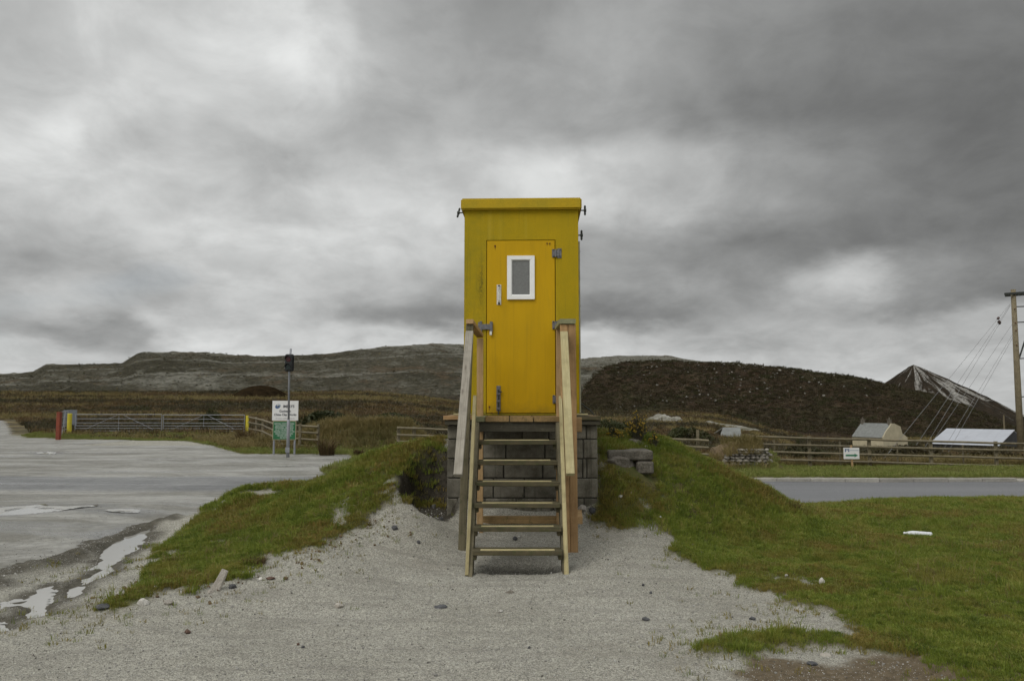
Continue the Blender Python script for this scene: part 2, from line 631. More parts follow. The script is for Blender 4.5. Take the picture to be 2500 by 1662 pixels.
M['roof'] = yellow_roof()
M['dark'] = plain('gap_shade_black', (0.02, 0.018, 0.012), 0.9)
M['white_pvc'] = plain('white_plastic', (0.84, 0.845, 0.83), 0.4, var=0.05)
M['frost'] = plain('frosted_pane', (0.17, 0.175, 0.17), 0.22, var=0.16, scale=60, bumpd=0.0015)
M['hinge'] = plain('grey_hinge_metal', (0.17, 0.17, 0.18), 0.45, 0.55, var=0.3, scale=50)
M['iron'] = plain('dark_iron', (0.045, 0.05, 0.045), 0.55, 0.4, var=0.3, scale=40)
M['rust'] = plain('rust', (0.10, 0.03, 0.01), 0.9, var=0.4, scale=60)
M['plate'] = plain('worn_white_plate', (0.62, 0.62, 0.58), 0.5, var=0.3, scale=45)
M['galv'] = plain('galvanised_steel', (0.27, 0.28, 0.30), 0.5, 0.4, var=0.12, scale=6)
M['side_panel'] = plain('grey_side_panel', (0.30, 0.29, 0.20), 0.6, var=0.2, scale=12)


def block_mat():
    m, n, b = new_mat('concrete_block')
    p = wpos(n)
    r = orand(n)
    big = n.noise(p, 5.0, 6, 0.65)
    fin = n.voro(p, 160)
    col = n.mix(n.maprange(big, 0.32, 0.7), (0.085, 0.078, 0.058, 1), (0.235, 0.22, 0.18, 1))
    k = n.maprange(r, 0, 1, 0.75, 1.2)
    col = n.mix(1.0, col, n.comb(k, k, k), 'MULTIPLY')
    k2 = n.maprange(n.noise(p, 120, 4, 0.7), 0.3, 0.7, 0.75, 1.25)
    col = n.mix(1.0, col, n.comb(k2, k2, k2), 'MULTIPLY')
    ms = n.noise(p, 7.0, 6, 0.7)
    z = n.sep(p)[2]
    ms = n.math('ADD', ms, n.maprange(z, 0.2, 0.75, 0.10, -0.12))
    col = n.mix(n.maprange(ms, 0.54, 0.64, 0, 0.9), col, (0.035, 0.036, 0.017, 1))
    rn = n.noise(n.mapping(p, (16, 16, 1.0)), 1.0, 4, 0.6)
    col = n.mix(n.maprange(rn, 0.56, 0.72, 0, 0.55), col, (0.055, 0.050, 0.036, 1))
    P(n, b, col, 0.92, n.bump(n.noise(p, 90, 5, 0.7), 0.7, 0.006), spec=0.2)
    return m


M['block'] = block_mat()
M['mortar'] = plain('mortar', (0.06, 0.056, 0.045), 0.95, var=0.35, scale=30, bumpd=0.004)


def rock_mat(name, c1, c2, scale=14, speck=0.25, gloss=0.85, spec=0.3):
    m, n, b = new_mat(name)
    c = wpos(n)
    r = orand(n)
    f = n.noise(c, scale, 6, 0.68)
    col = n.mix(n.maprange(f, 0.32, 0.68), (*c1, 1), (*c2, 1))
    k = n.maprange(n.noise(c, scale * 8, 3, 0.6), 0.3, 0.7, 1 - speck, 1 + speck)
    col = n.mix(1.0, col, n.comb(k, k, k), 'MULTIPLY')
    k2 = n.maprange(r, 0, 1, 0.82, 1.15)
    col = n.mix(1.0, col, n.comb(k2, k2, k2), 'MULTIPLY')
    P(n, b, col, gloss, n.bump(n.noise(c, scale * 3, 6, 0.7), 0.7, 0.02), spec=spec)
    return m


M['granite'] = rock_mat('weathered_granite', (0.09, 0.078, 0.058), (0.22, 0.20, 0.17))
M['lintel'] = rock_mat('stained_concrete_lintel', (0.085, 0.075, 0.058), (0.195, 0.18, 0.152), 7, .35)
M['white_stone'] = rock_mat('white_quartz', (0.50, 0.48, 0.43), (0.66, 0.64, 0.60), 20)
M['pink_stone'] = rock_mat('buff_stone', (0.33, 0.30, 0.26), (0.46, 0.43, 0.38), 20)
M['dark_stone'] = rock_mat('dark_slate_stone', (0.06, 0.062, 0.065), (0.13, 0.13, 0.135), 30)
M['red_stone'] = rock_mat('rusty_red_stone', (0.10, 0.06, 0.045), (0.17, 0.11, 0.085), 30)
M['turf_clod'] = rock_mat('dry_turf_clod', (0.10, 0.065, 0.035), (0.20, 0.15, 0.085), 30, 0.5)
M['hedge_stone'] = rock_mat('hedge_stone', (0.12, 0.11, 0.09), (0.30, 0.28, 0.24), 5)
M['kerb'] = rock_mat('kerb_concrete', (0.27, 0.26, 0.23), (0.36, 0.345, 0.31), 3, 0.1)


def ground_mat():
    m, n, b = new_mat('ground_surface')
    p = wpos(n)
    grass = n.attr('grass')
    moor = n.attr('moor')
    soil = n.attr('soil')
    mud = n.attr('mud')
    sea = n.attr('sea')
    peat_and_shade = n.attr('peat_and_shade')
    # grey clay-works gravel
    v1 = n.voro(p, 150, 'Color')
    v1s = n.sep(v1)[0]
    v2 = n.sep(n.voro(p, 55, 'Color'))[0]
    big = n.noise(p, 0.9, 5, 0.6)
    mid = n.noise(p, 5, 5, 0.65)
    gr = n.mix(n.maprange(big, 0.3, 0.7), (0.312, 0.302, 0.255, 1), (0.392, 0.381, 0.33, 1))
    gr = n.mix(n.maprange(mid, 0.5, 0.75, 0, 0.45), gr, (0.24, 0.225, 0.19, 1))
    k = n.maprange(v1s, 0, 1, 0.5, 1.5)
    gr = n.mix(1.0, gr, n.comb(k, k, k), 'MULTIPLY')
    k = n.maprange(v2, 0, 1, 0.86, 1.14)
    gr = n.mix(1.0, gr, n.comb(k, k, k), 'MULTIPLY')
    # drag marks across the apron
    dr = n.noise(n.mapping(p, (0.7, 5.0, 1), rot=(0, 0, R(4))), 1.4, 5, 0.65)
    gr = n.mix(n.maprange(dr, 0.50, 0.70, 0, 0.55), gr, (0.205, 0.195, 0.168, 1))
    dp = n.noise(n.mapping(p, loc=(4, 8, 0)), 0.55, 6, 0.68)
    gr = n.mix(n.maprange(dp, 0.55, 0.68, 0, 0.45), gr, (0.235, 0.215, 0.172, 1))
    cl = n.voro(n.mapping(p, loc=(1, 2, 0)), 9.0)
    gr = n.mix(n.maprange(cl, 0.045, 0.075, 0.8, 0), gr, (0.10, 0.085, 0.06, 1))
    # earth and thatch under the turf
    th = n.noise(p, 30, 5, 0.7)
    tu = n.mix(n.maprange(th, 0.35, 0.65), (0.060, 0.050, 0.020, 1), (0.135, 0.115, 0.040, 1))
    tu = n.mix(n.maprange(n.noise(p, 3.0, 5, 0.6), 0.42, 0.6, 0, 0.75), tu, (0.075, 0.095, 0.022, 1))
    col = n.mix(grass, gr, tu)
    so = n.mix(n.maprange(n.noise(p, 22, 6, 0.7), 0.3, 0.7), (0.085, 0.064, 0.038, 1), (0.195, 0.155, 0.10, 1))
    col = n.mix(soil, col, so)
    mu = n.mix(n.maprange(n.noise(p, 16, 6, 0.7), 0.3, 0.7), (0.050, 0.045, 0.032, 1), (0.15, 0.14, 0.113, 1))
    col = n.mix(mud, col, mu)
    col = n.mix(peat_and_shade, col, n.mix(n.maprange(n.noise(p, 24, 6, 0.75), 0.3, 0.7), (0.014, 0.011, 0.007, 1), (0.085, 0.075, 0.055, 1)))
    # moor: bracken, straw-coloured grass, heather and rough green in drifts
    q = n.mapping(p, (0.35, 1.0, 1.0))
    m1 = n.noise(q, 0.055, 6, 0.62)
    m2 = n.noise(q, 0.13, 6, 0.65)
    m3 = n.noise(q, 0.9, 5, 0.7)
    mo = n.mix(n.maprange(m1, 0.40, 0.58), (0.058, 0.045, 0.022, 1), (0.115, 0.092, 0.042, 1))
    mo = n.mix(n.maprange(m2, 0.50, 0.60), mo, (0.22, 0.175, 0.075, 1))
    mo = n.mix(n.maprange(n.noise(n.mapping(q, loc=(40, 9, 0)), 0.08, 5, 0.6), 0.55, 0.66), mo, (0.055, 0.060, 0.024, 1))
    k = n.maprange(m3, 0.3, 0.7, 0.55, 1.4)
    mo = n.mix(1.0, mo, n.comb(k, k, k), 'MULTIPLY')
    col = n.mix(moor, col, mo)
    col = n.mix(sea, col, (0.42, 0.45, 0.46, 1))  # sky's reflection on the distant water put into a pale colour
    hgt = n.math('ADD', n.voro(p, 130), n.math('MULTIPLY', n.noise(p, 38, 5, 0.7), 1.2))
    P(n, b, col, 0.9, n.bump(hgt, 0.75, 0.012), spec=0.25)
    return m


def yard_mat():
    m, n, b = new_mat('wet_yard_surface')
    p = wpos(n)
    edge = n.attr('edge')
    asph = n.attr('asph')
    q = n.mapping(p, (0.45, 0.8, 1.0), rot=(0, 0, R(14)))
    a = n.noise(q, 0.75, 8, 0.68, dist=0.6)
    a2 = n.noise(n.mapping(p, (0.28, 1.0, 1.0), loc=(3, 7, 0), rot=(0, 0, R(-12))), 1.5, 7, 0.68, dist=0.8)
    bgn = n.noise(p, 0.16, 5, 0.6)
    col = n.mix(n.maprange(a, 0.42, 0.58), (0.150, 0.144, 0.120, 1), (0.295, 0.290, 0.265, 1))
    col = n.mix(n.maprange(a2, 0.53, 0.60, 0, 0.5), col, (0.128, 0.122, 0.098, 1))
    col = n.mix(n.maprange(bgn, 0.5, 0.65, 0, 0.45), col, (0.29, 0.283, 0.258, 1))
    asn = n.mix(n.maprange(a, 0.35, 0.65), (0.105, 0.109, 0.114, 1), (0.165, 0.168, 0.168, 1))
    tr = n.new('ShaderNodeTexWave', {'Scale': 0.16, 'Distortion': 5.0, 'Detail': 3.0, 'Detail Scale': 0.35}, wave_type='BANDS', bands_direction='Y')
    n.set(tr.inputs['Vector'], n.mapping(p, (0.25, 1.0, 1.0), rot=(0, 0, R(-9))))
    col = n.mix(n.maprange(tr.outputs[1], 0.80, 0.97, 0, 0.28), col, (0.10, 0.095, 0.075, 1))
    col = n.mix(asph, col, asn)
    sp = n.sep(n.voro(p, 90, 'Color'))[0]
    k = n.maprange(n.noise(p, 7, 7, 0.85), 0.32, 0.68, 0.6, 1.4)
    col = n.mix(1.0, col, n.comb(k, k, k), 'MULTIPLY')
    st = n.voro(p, 5.0)
    col = n.mix(n.maprange(st, 0.03, 0.05, 0.75, 0), col, (0.07, 0.068, 0.06, 1))
    wet = n.maprange(n.noise(n.mapping(p, (0.12, 1.0, 1.0), loc=(11, 2, 0)), 0.9, 6, 0.65), 0.52, 0.62)
    ro = n.maprange(wet, 0, 1, 0.62, 0.24)
    kk = n.maprange(wet, 0, 1, 1.0, 0.82)
    col = n.mix(1.0, col, n.comb(kk, kk, kk), 'MULTIPLY')
    ek = n.maprange(edge, 0, 1, 1.0, 0.55)
    col = n.mix(1.0, col, n.comb(ek, ek, ek), 'MULTIPLY')
    ro = n.math('MULTIPLY', ro, n.maprange(edge, 0, 1, 1.0, 0.5))
    P(n, b, col, ro, n.bump(n.math('ADD', sp, n.noise(p, 20, 4, 0.7)), 0.25, 0.006), spec=0.5)
    return m


def road_mat():
    m, n, b = new_mat('asphalt')
    p = wpos(n)
    a = n.noise(n.mapping(p, (0.05, 1.0, 1.0)), 1.3, 5, 0.6)
    col = n.mix(n.maprange(a, 0.35, 0.65), (0.125, 0.128, 0.135, 1), (0.165, 0.168, 0.174, 1))
    sp = n.sep(n.voro(p, 110, 'Color'))[0]
    k = n.maprange(sp, 0, 1, 0.75, 1.25)
    col = n.mix(1.0, col, n.comb(k, k, k), 'MULTIPLY')
    P(n, b, col, 0.55, n.bump(sp, 0.3, 0.005), spec=0.5)
    return m


def water_mat():
    m, n, b = new_mat('puddle_water')
    p = wpos(n)
    P(n, b, (0.33, 0.325, 0.30, 1), 0.03, n.bump(n.noise(p, 9, 3, 0.5), 0.03, 0.01), spec=0.6)
    return m


M['ground'] = ground_mat()
M['yard'] = yard_mat()
M['road'] = road_mat()
M['water'] = water_mat()


def blade_mat(name, cols, patch=(0.075, 0.06, 0.02), patch_amt=0.7, pscale=1.3, trans=0.25):
    """cols: list of (pos, colour) picked per tuft; world-space patches of thatch"""
    m, n, b = new_mat(name)
    p = wpos(n)
    r = orand(n)
    v = n.math('ADD', n.math('MULTIPLY', r, 0.5), n.math('MULTIPLY', n.noise(p, 3.2, 3, 0.65), 1.1))
    col = n.ramp(n.math('SUBTRACT', v, 0.34), cols)
    pt = n.noise(p, pscale, 3, 0.62)
    col = n.mix(n.maprange(n.math('ADD', pt, n.math('MULTIPLY', n.math('SUBTRACT', r, 0.5), 0.14)), 0.50, 0.66, 0, patch_amt), col, (*patch, 1))
    dry = n.attr('dry')
    P(n, b, col, 0.55, spec=0.25)
    tr = n.new('ShaderNodeBsdfTranslucent', {'Color': col})
    mx = n.new('ShaderNodeMixShader', {0: trans})
    n.t.links.new(b.outputs[0], mx.inputs[1])
    n.t.links.new(tr.outputs[0], mx.inputs[2])
    out = [q for q in n.t.nodes if q.type == 'OUTPUT_MATERIAL'][0]
    n.t.links.new(mx.outputs[0], out.inputs[0])
    return m


M['grass'] = blade_mat('turf_grass', [(0.0, (0.075, 0.110, 0.016)), (0.35, (0.145, 0.192, 0.026)), (0.62, (0.21, 0.25, 0.038)), (0.85, (0.32, 0.29, 0.085)), (1.0, (0.38, 0.31, 0.13))],
                       (0.235, 0.205, 0.045), 0.7, 1.7)
M['grass_brown'] = blade_mat('mossy_brown_grass', [(0.0, (0.11, 0.105, 0.024)), (0.4, (0.20, 0.175, 0.038)), (0.7, (0.27, 0.205, 0.055)), (1.0, (0.32, 0.20, 0.08))],
                             (0.16, 0.19, 0.035), 0.7, 2.0)
M['verge'] = blade_mat('verge_grass', [(0.0, (0.12, 0.155, 0.03)), (0.5, (0.20, 0.23, 0.055)), (1.0, (0.28, 0.26, 0.09))], (0.16, 0.13, 0.05), 0.5, 0.5)
M['straw'] = blade_mat('straw_grass', [(0.0, (0.10, 0.088, 0.03)), (0.4, (0.20, 0.16, 0.06)), (0.75, (0.29, 0.23, 0.10)), (1.0, (0.24, 0.15, 0.065))], (0.10, 0.10, 0.035), 0.6, 0.25)
M['bracken'] = blade_mat('dead_bracken', [(0.0, (0.06, 0.040, 0.018)), (0.5, (0.118, 0.078, 0.033)), (1.0, (0.19, 0.125, 0.052))], (0.06, 0.05, 0.02), 0.5, 0.3)
M['heather'] = blade_mat('heather', [(0.0, (0.030, 0.026, 0.014)), (0.5, (0.058, 0.046, 0.022)), (1.0, (0.085, 0.072, 0.03))], (0.05, 0.058, 0.02), 0.7, 0.1)
M['gorse'] = blade_mat('gorse_green', [(0.0, (0.03, 0.038, 0.012)), (0.5, (0.055, 0.065, 0.018)), (1.0, (0.09, 0.09, 0.025))], (0.05, 0.04, 0.015), 0.4, 8)
M['bloom'] = plain('gorse_bloom', (0.42, 0.27, 0.012), 0.6, var=0.3, scale=30)
M['twig'] = plain('grey_twig', (0.11, 0.095, 0.075), 0.9, var=0.3, scale=30)
M['leafdark'] = blade_mat('dark_leaf', [(0.0, (0.028, 0.034, 0.013)), (0.5, (0.05, 0.058, 0.02)), (1.0, (0.085, 0.085, 0.03))], (0.06, 0.05, 0.022), 0.5, 0.8)


def heap_mat():
    m, n, b = new_mat('spoil_rubble')
    p = wpos(n)
    q = n.mapping(p, (1, 1, 2.2))
    a = n.noise(q, 0.022, 6, 0.62)
    d = n.noise(q, 0.11, 7, 0.72)
    e = n.noise(q, 0.5, 5, 0.75)
    lgt = n.attr('pale')
    dk = n.attr('drk')
    col = n.mix(n.maprange(a, 0.4, 0.6), (0.052, 0.048, 0.031, 1), (0.080, 0.074, 0.052, 1))
    col = n.mix(n.maprange(n.math('ADD', d, n.math('MULTIPLY', lgt, 0.26)), 0.52, 0.74), col, (0.185, 0.180, 0.148, 1))
    col = n.mix(n.maprange(n.noise(q, 0.045, 6, 0.65), 0.55, 0.68, 0, 0.7), col, (0.105, 0.075, 0.045, 1))
    k = n.maprange(e, 0.32, 0.68, 0.42, 1.5)
    col = n.mix(1.0, col, n.comb(k, k, k), 'MULTIPLY')
    hc = n.mix(n.maprange(d, 0.35, 0.7), (0.030, 0.024, 0.015, 1), (0.062, 0.040, 0.024, 1))
    hc = n.mix(n.maprange(n.noise(n.mapping(p, (1, 1, 0.25)), 0.13, 6, 0.7), 0.50, 0.62, 0, 0.7), hc, (0.078, 0.060, 0.036, 1))
    hc = n.mix(n.maprange(n.noise(p, 0.02, 5, 0.6), 0.5, 0.62, 0, 0.6), hc, (0.040, 0.044, 0.020, 1))
    kk = n.maprange(e, 0.32, 0.68, 0.45, 1.55)
    hc = n.mix(1.0, hc, n.comb(kk, kk, kk), 'MULTIPLY')
    dkk = n.maprange(n.math('ADD', dk, n.math('MULTIPLY', n.math('SUBTRACT', d, 0.5), 0.9)), 0.35, 0.65)
    col = n.mix(dkk, col, hc)
    P(n, b, col, 0.95, n.bump(n.math('ADD', d, e), 0.9, 2.0), spec=0.1)
    return m


M['heap'] = heap_mat()


def tip_mat():
    m, n, b = new_mat('sand_tip')
    wht = n.attr('sand')
    p = wpos(n)
    d = n.noise(p, 0.16, 6, 0.7)
    e = n.noise(p, 0.7, 5, 0.7)
    hc = n.mix(n.maprange(d, 0.35, 0.7), (0.018, 0.015, 0.010, 1), (0.042, 0.031, 0.020, 1))
    wc = n.mix(n.maprange(e, 0.35, 0.65), (0.12, 0.115, 0.10, 1), (0.36, 0.35, 0.325, 1))
    f = n.maprange(n.math('ADD', wht, n.math('MULTIPLY', n.math('SUBTRACT', e, 0.5), 0.7)), 0.3, 0.78)
    P(n, b, n.mix(f, hc, wc), 0.95, n.bump(n.math('ADD', d, e), 0.7, 1.5), spec=0.1)
    return m


M['tip'] = tip_mat()
M['clay'] = rock_mat('pale_clay_waste', (0.10, 0.095, 0.065), (0.30, 0.29, 0.255), 0.22, 0.3)
M['darkheap'] = rock_mat('dark_heather_heap', (0.012, 0.009, 0.005), (0.032, 0.022, 0.012), 0.6, 0.4, 1.0, 0.0)
M['boulder'] = rock_mat('far_boulder', (0.13, 0.122, 0.10), (0.30, 0.285, 0.25), 0.8, 0.3)
M['render'] = plain('cream_render', (0.45, 0.405, 0.285), 0.85, var=0.12, scale=0.8)
M['slate'] = plain('grey_slate_roof', (0.17, 0.178, 0.168), 0.6, var=0.25, scale=2.0, bumpd=0.02)
M['chimney'] = plain('chimney_stone', (0.13, 0.115, 0.09), 0.9, var=0.3, scale=2)
M['tin'] = plain('pale_blue_sheet_roof', (0.40, 0.42, 0.46), 0.5, 0.0, var=0.07, scale=0.6)
M['shed_wall'] = plain('dark_shed_wall', (0.035, 0.037, 0.042), 0.8, var=0.3, scale=1)
M['red_paint'] = plain('red_post_paint', (0.19, 0.037, 0.014), 0.6, var=0.3, scale=5)
M['yellow_paint'] = plain('yellow_post_paint', (0.56, 0.47, 0.03), 0.55, var=0.15, scale=5)
M['sign_white'] = plain('sign_white', (0.70, 0.70, 0.685), 0.5, var=0.05, scale=4)
M['sign_green'] = plain('sign_green', (0.014, 0.125, 0.045), 0.5, var=0.08, scale=4)
M['sign_edge'] = plain('sign_edge', (0.38, 0.33, 0.22), 0.7, var=0.2, scale=9)
M['ink'] = plain('sign_ink', (0.045, 0.05, 0.06), 0.6, var=0.05)
M['ink_white'] = plain('sign_ink_white', (0.55, 0.60, 0.56), 0.6, var=0.05)
M['logo_blue'] = plain('logo_blue', (0.035, 0.09, 0.22), 0.5, var=0.1)
M['logo_grey'] = plain('logo_pale_blue', (0.17, 0.25, 0.34), 0.5, var=0.1)
M['arrow_green'] = plain('arrow_green', (0.03, 0.17, 0.09), 0.5, var=0.1)
M['black'] = plain('black_plastic', (0.014, 0.016, 0.016), 0.5, var=0.2)
M['lens_red'] = plain('unlit_red_lens', (0.085, 0.008, 0.012), 0.25, var=0.1)
M['lens_green'] = plain('unlit_green_lens', (0.014, 0.03, 0.028), 0.25, var=0.1)
M['wire'] = plain('steel_wire', (0.20, 0.20, 0.20), 0.5, 0.3, var=0.1)
M['insul'] = plain('brown_insulator', (0.06, 0.03, 0.025), 0.3, var=0.2)
M['grey_sheet'] = plain('grey_sheet', (0.13, 0.145, 0.16), 0.6, var=0.1, scale=2)
M['plastic'] = plain('clear_white_plastic', (0.66, 0.68, 0.70), 0.3, var=0.12, scale=25)

# ------------------------------------------------------------------ terrain
def gp(u, v, z=0.0):
    xc = (u - 1250) / FPX
    yc = -(v - 831) / FPX
    d = Vector((xc, math.cos(PITCH) - yc * math.sin(PITCH), math.sin(PITCH) + yc * math.cos(PITCH)))
    k = (z - EYE) / d.z
    return (d.x * k, d.y * k)


L_TAB = np.array([(-100, 0), (11, 0), (12.5, -.04), (16, -.24), (22, -.27), (30, -.22), (50, -.18), (90, -.2), (160, .76), (260, 4.2), (330, 7.2), (420, 8.0), (1500, 6), (3000, -60), (8000, -250), (30000, -250)])
M_TAB = np.array([(-100, 0), (12.9, 0), (13.5, -.05), (15.2, -.42), (15.8, -.45), (21.4, -.46), (21.62, -.36), (27, -.53), (45, -.85), (60, -.95), (100, -1.2), (150, -1.7), (220, -1.9), (285, -1.0), (330, 0), (420, 0), (700, -10), (1000, -44), (3000, -125), (8000, -250), (30000, -250)])
R_TAB = np.array([(-100, 0), (12.9, 0), (13.5, -.05), (15.2, -.42), (15.8, -.45), (21.4, -.46), (21.62, -.36), (27, -.53), (45, -1.25), (60, -1.9), (130, -6.4), (190, -9.0), (320, -9.6), (420, -12), (700, -24), (1000, -44), (3000, -125), (8000, -250), (30000, -250)])
CP = [  # photograph pixel and distance of points read off the banks round the plinth
    (1088, 1082, 10.2), (1000, 1095, 10.3), (900, 1125, 10.4), (850, 1145, 10.5), (800, 1166, 10.5), (730, 1206, 10.5), (600, 1202, 10.8), (660, 1212, 10.7), (555, 1217, 10.8), (530, 1242, 10.6), (480, 1290, 10.0),
    (1060, 1105, 9.9), (1000, 1150, 9.6), (930, 1180, 9.6), (850, 1200, 9.5), (850, 1260, 8.8), (750, 1250, 9.2), (750, 1320, 8.2), (650, 1262, 9.4), (650, 1340, 8.0), (550, 1300, 9.0), (550, 1400, 7.3), (450, 1350, 8.4),
    (400, 1466, 6.45), (500, 1458, 6.6), (600, 1402, 7.1), (700, 1370, 7.4), (830, 1310, 8.2), (900, 1290, 8.5), (930, 1255, 8.8), (960, 1212, 9.0),
    (950, 1290, 8.4), (1050, 1300, 8.5), (1050, 1360, 8.0), (900, 1360, 7.8), (1000, 1400, 7.4), (800, 1400, 7.2), (1090, 1262, 9.1),
    (1270, 1302, 8.9), (1270, 1270, 9.25), (1270, 1342, 8.35), (1270, 1402, 7.5), (1170, 1402, 7.5), (1390, 1402, 7.5), (1180, 1330, 8.6), (1370, 1330, 8.6),
    (1460, 1085, 10.2), (1530, 1078, 11.0), (1610, 1078, 11.2), (1660, 1092, 11.2), (1700, 1115, 11.2), (1750, 1145, 11.2), (1800, 1166, 11.2), (1850, 1195, 11.0), (1925, 1238, 10.9),
    (1480, 1160, 9.6), (1480, 1225, 9.35), (1600, 1150, 10.2), (1600, 1220, 9.6), (1600, 1300, 8.9), (1700, 1200, 10.2), (1700, 1300, 9.4), (1800, 1250, 10.2), (1650, 1340, 8.5), (1455, 1262, 9.3),
    (1420, 1290, 9.0), (1500, 1322, 8.6), (1450, 1402, 7.5), (1560, 1100, 10.6), (1640, 1130, 10.7), (1740, 1170, 10.6),
]
_cp = [tuple(at(*q)) for q in CP]
_cp += [(-0.9, 11.4, 1.08), (-0.9, 12.4, 1.05), (0.4, 12.2, 1.05), (1.6, 12.3, 1.05), (2.2, 12.2, .9), (3.0, 12.3, .45), (3.8, 12.2, .05), (-1.8, 11.8, .70), (-2.6, 11.9, .36), (-3.4, 12.0, .16), (-4.4, 11.8, -.03),
        (0.4, 10.4, .9), (0.4, 11.2, 1.0), (-0.3, 13.6, .55), (1.2, 13.6, .55), (2.4, 13.5, .3), (-1.6, 13.4, .22), (-3.0, 13.4, -.08), (0.4, 14.9, -.2), (2, 15.0, -.3), (-1.6, 14.8, -.22),
        (2.6, 8.0, 0), (3.4, 9.4, 0.0), (4.4, 10.6, 0), (4.4, 8.6, 0), (4.6, 12.2, 0), (1.6, 7.4, 0), (0, 6.4, 0), (1.5, 6.2, 0), (-1.4, 6.4, 0), (3, 6.4, 0), (-3.6, 7.0, 0), (-4.3, 8.6, 0), (-4.6, 10.0, 0), (-3.2, 6.0, 0), (4.4, 6.8, 0), (-5.2, 7.5, -.01)]
TX, TY0, TY1 = 6.5, 4.9, 16.6


def base_h(x, y):
    x, y = np.asarray(x, float), np.asarray(y, float)
    t = sstep(-0.20, 0.05, x / np.maximum(y, 4.0))
    a = x / np.maximum(y, 4.0)
    t2 = sstep(.22, .40, a)
    rt = np.interp(y, M_TAB[:, 0], M_TAB[:, 1]) * (1 - t2) + np.interp(y, R_TAB[:, 0], R_TAB[:, 1]) * t2
    return np.interp(y, L_TAB[:, 0], L_TAB[:, 1]) * (1 - t) + rt * t


_per = [(xx, yy) for xx in np.linspace(-TX, TX, 9) for yy in (TY0, TY1)] + [(sx_ * TX, yy) for sx_ in (-1, 1) for yy in np.linspace(TY0, TY1, 8)[1:-1]]
_cp += [(a, b, float(base_h(a, b))) for a, b in _per]
_C = np.array(_cp)


def _tk(r2):
    return 0.5 * r2 * np.log(r2 + 1e-9)


def _solve_tps():
    n = len(_C)
    d2 = ((_C[:, None, :2] - _C[None, :, :2]) ** 2).sum(-1)
    A = np.zeros((n + 3, n + 3))
    A[:n, :n] = _tk(d2) + np.eye(n) * 0.02
    A[:n, n] = 1
    A[:n, n + 1:] = _C[:, :2]
    A[n:, :n] = A[:n, n:].T
    return np.linalg.solve(A, np.concatenate([_C[:, 2], np.zeros(3)]))


_W = _solve_tps()


def tps(x, y):
    out = np.empty(x.shape)
    fx, fy, fo = x.ravel(), y.ravel(), out.ravel()
    n = len(_C)
    for i in range(0, len(fx), 60000):
        a, b = fx[i:i + 60000], fy[i:i + 60000]
        d2 = (a[:, None] - _C[None, :, 0]) ** 2 + (b[:, None] - _C[None, :, 1]) ** 2
        fo[i:i + 60000] = _tk(d2) @ _W[:n] + _W[n] + _W[n + 1] * a + _W[n + 2] * b
    return fo.reshape(x.shape)


GL = [pu(*q) for q in [(1085, 9.9), (1062, 9.75), (1030, 9.75), (1005, 9.55), (985, 9.3), (965, 9.0), (940, 8.7), (905, 8.4), (830, 8.2), (770, 7.75), (700, 7.4), (640, 7.2), (560, 6.9), (500, 6.6), (400, 6.45), (300, 6.3), (275, 6.4), (350, 7.2), (408, 8.46), (443, 8.3), (400, 8.9), (430, 9.75), (500, 10.4), (540, 11.5), (650, 12.9), (850, 14.6), (1000, 15.2), (1250, 15.5), (1250, 11.9), (1085, 11.6)]]
GR = [pu(*q) for q in [(1464, 9.6), (1468, 9.2), (1500, 9.05), (1560, 8.95), (1620, 8.75), (1650, 8.45), (1690, 8.05), (1800, 7.25), (1900, 6.7), (1960, 6.35), (2010, 6.1), (2050, 5.85), (2060, 5.7), (2010, 5.65), (1900, 5.68), (1800, 5.72), (1720, 5.58), (1690, 5.4), (1720, 5.25), (1800, 5.2), (1860, 5.32), (1980, 5.42), (2050, 5.25), (2200, 5.0), (2280, 4.8), (2320, 4.6), (2350, 3.9)]] + [(9, 3.4), (26, 5), (26, 15.5), (6, 15.4)] + [pu(*q) for q in [(1400, 15.4), (1280, 15.4), (1280, 11.9), (1464, 11.6)]]
YARD_EDGE = [gp(-500, 1560), gp(-150, 1440), gp(0, 1391), gp(130, 1352), gp(300, 1292), gp(430, 1258), gp(515, 1238)]
YARD = YARD_EDGE + [(-4.0, 12.9), (-3.0, 14.2), (-1.5, 15.3), (-1.2, 21.4), (-5.0, 21.5), (-5.5, 23), (-5.5, 28), (-6.1, 29.6), (-10, 29.8), (-12.4, 34.0), (-16.7, 41), (-24, 42.5), (-26.5, 44), (-29, 47), (-36, 58), (-60, 95), (-76, 95), (-64, 60), (-60, 20), (-30, 6)]
ROAD = [(-1.6, 15.5), (95, 15.9), (95, 21.45), (-1.6, 21.45)]
PUDS = [
    ('long milky puddle winding along the rutted gravel verge', [(367, 1286), (345, 1290), (300, 1305), (262, 1325), (250, 1345), (243, 1375), (222, 1395), (200, 1405), (168, 1430), (158, 1448), (165, 1460), (190, 1446), (212, 1425), (240, 1402), (262, 1397), (288, 1385), (284, 1370), (305, 1350), (338, 1330), (355, 1310)]),
    ('forked milky puddle nearest the lower left corner rut', [(28, 1466), (60, 1450), (115, 1420), (132, 1416), (140, 1432), (130, 1450), (122, 1490), (85, 1500), (55, 1499), (62, 1480), (48, 1468)]),
    ('puddle cut off by the left edge of the picture', [(-80, 1498), (0, 1502), (20, 1508), (18, 1527), (0, 1534), (-80, 1545)]),
    ('broad bright puddle on the wet yard at far left', [(-60, 1238), (0, 1238), (60, 1232), (105, 1226), (112, 1233), (160, 1234), (232, 1229), (232, 1233), (130, 1246), (60, 1253), (0, 1256), (-60, 1258)]),
    ('thin sliver of puddle on the wet yard beside the broad one', [(256, 1245), (290, 1241), (337, 1239), (333, 1244), (280, 1248)]),
    ('small distant puddle in front of the red post', [(88, 1107), (112, 1104), (136, 1107), (130, 1111), (95, 1110)]),
]
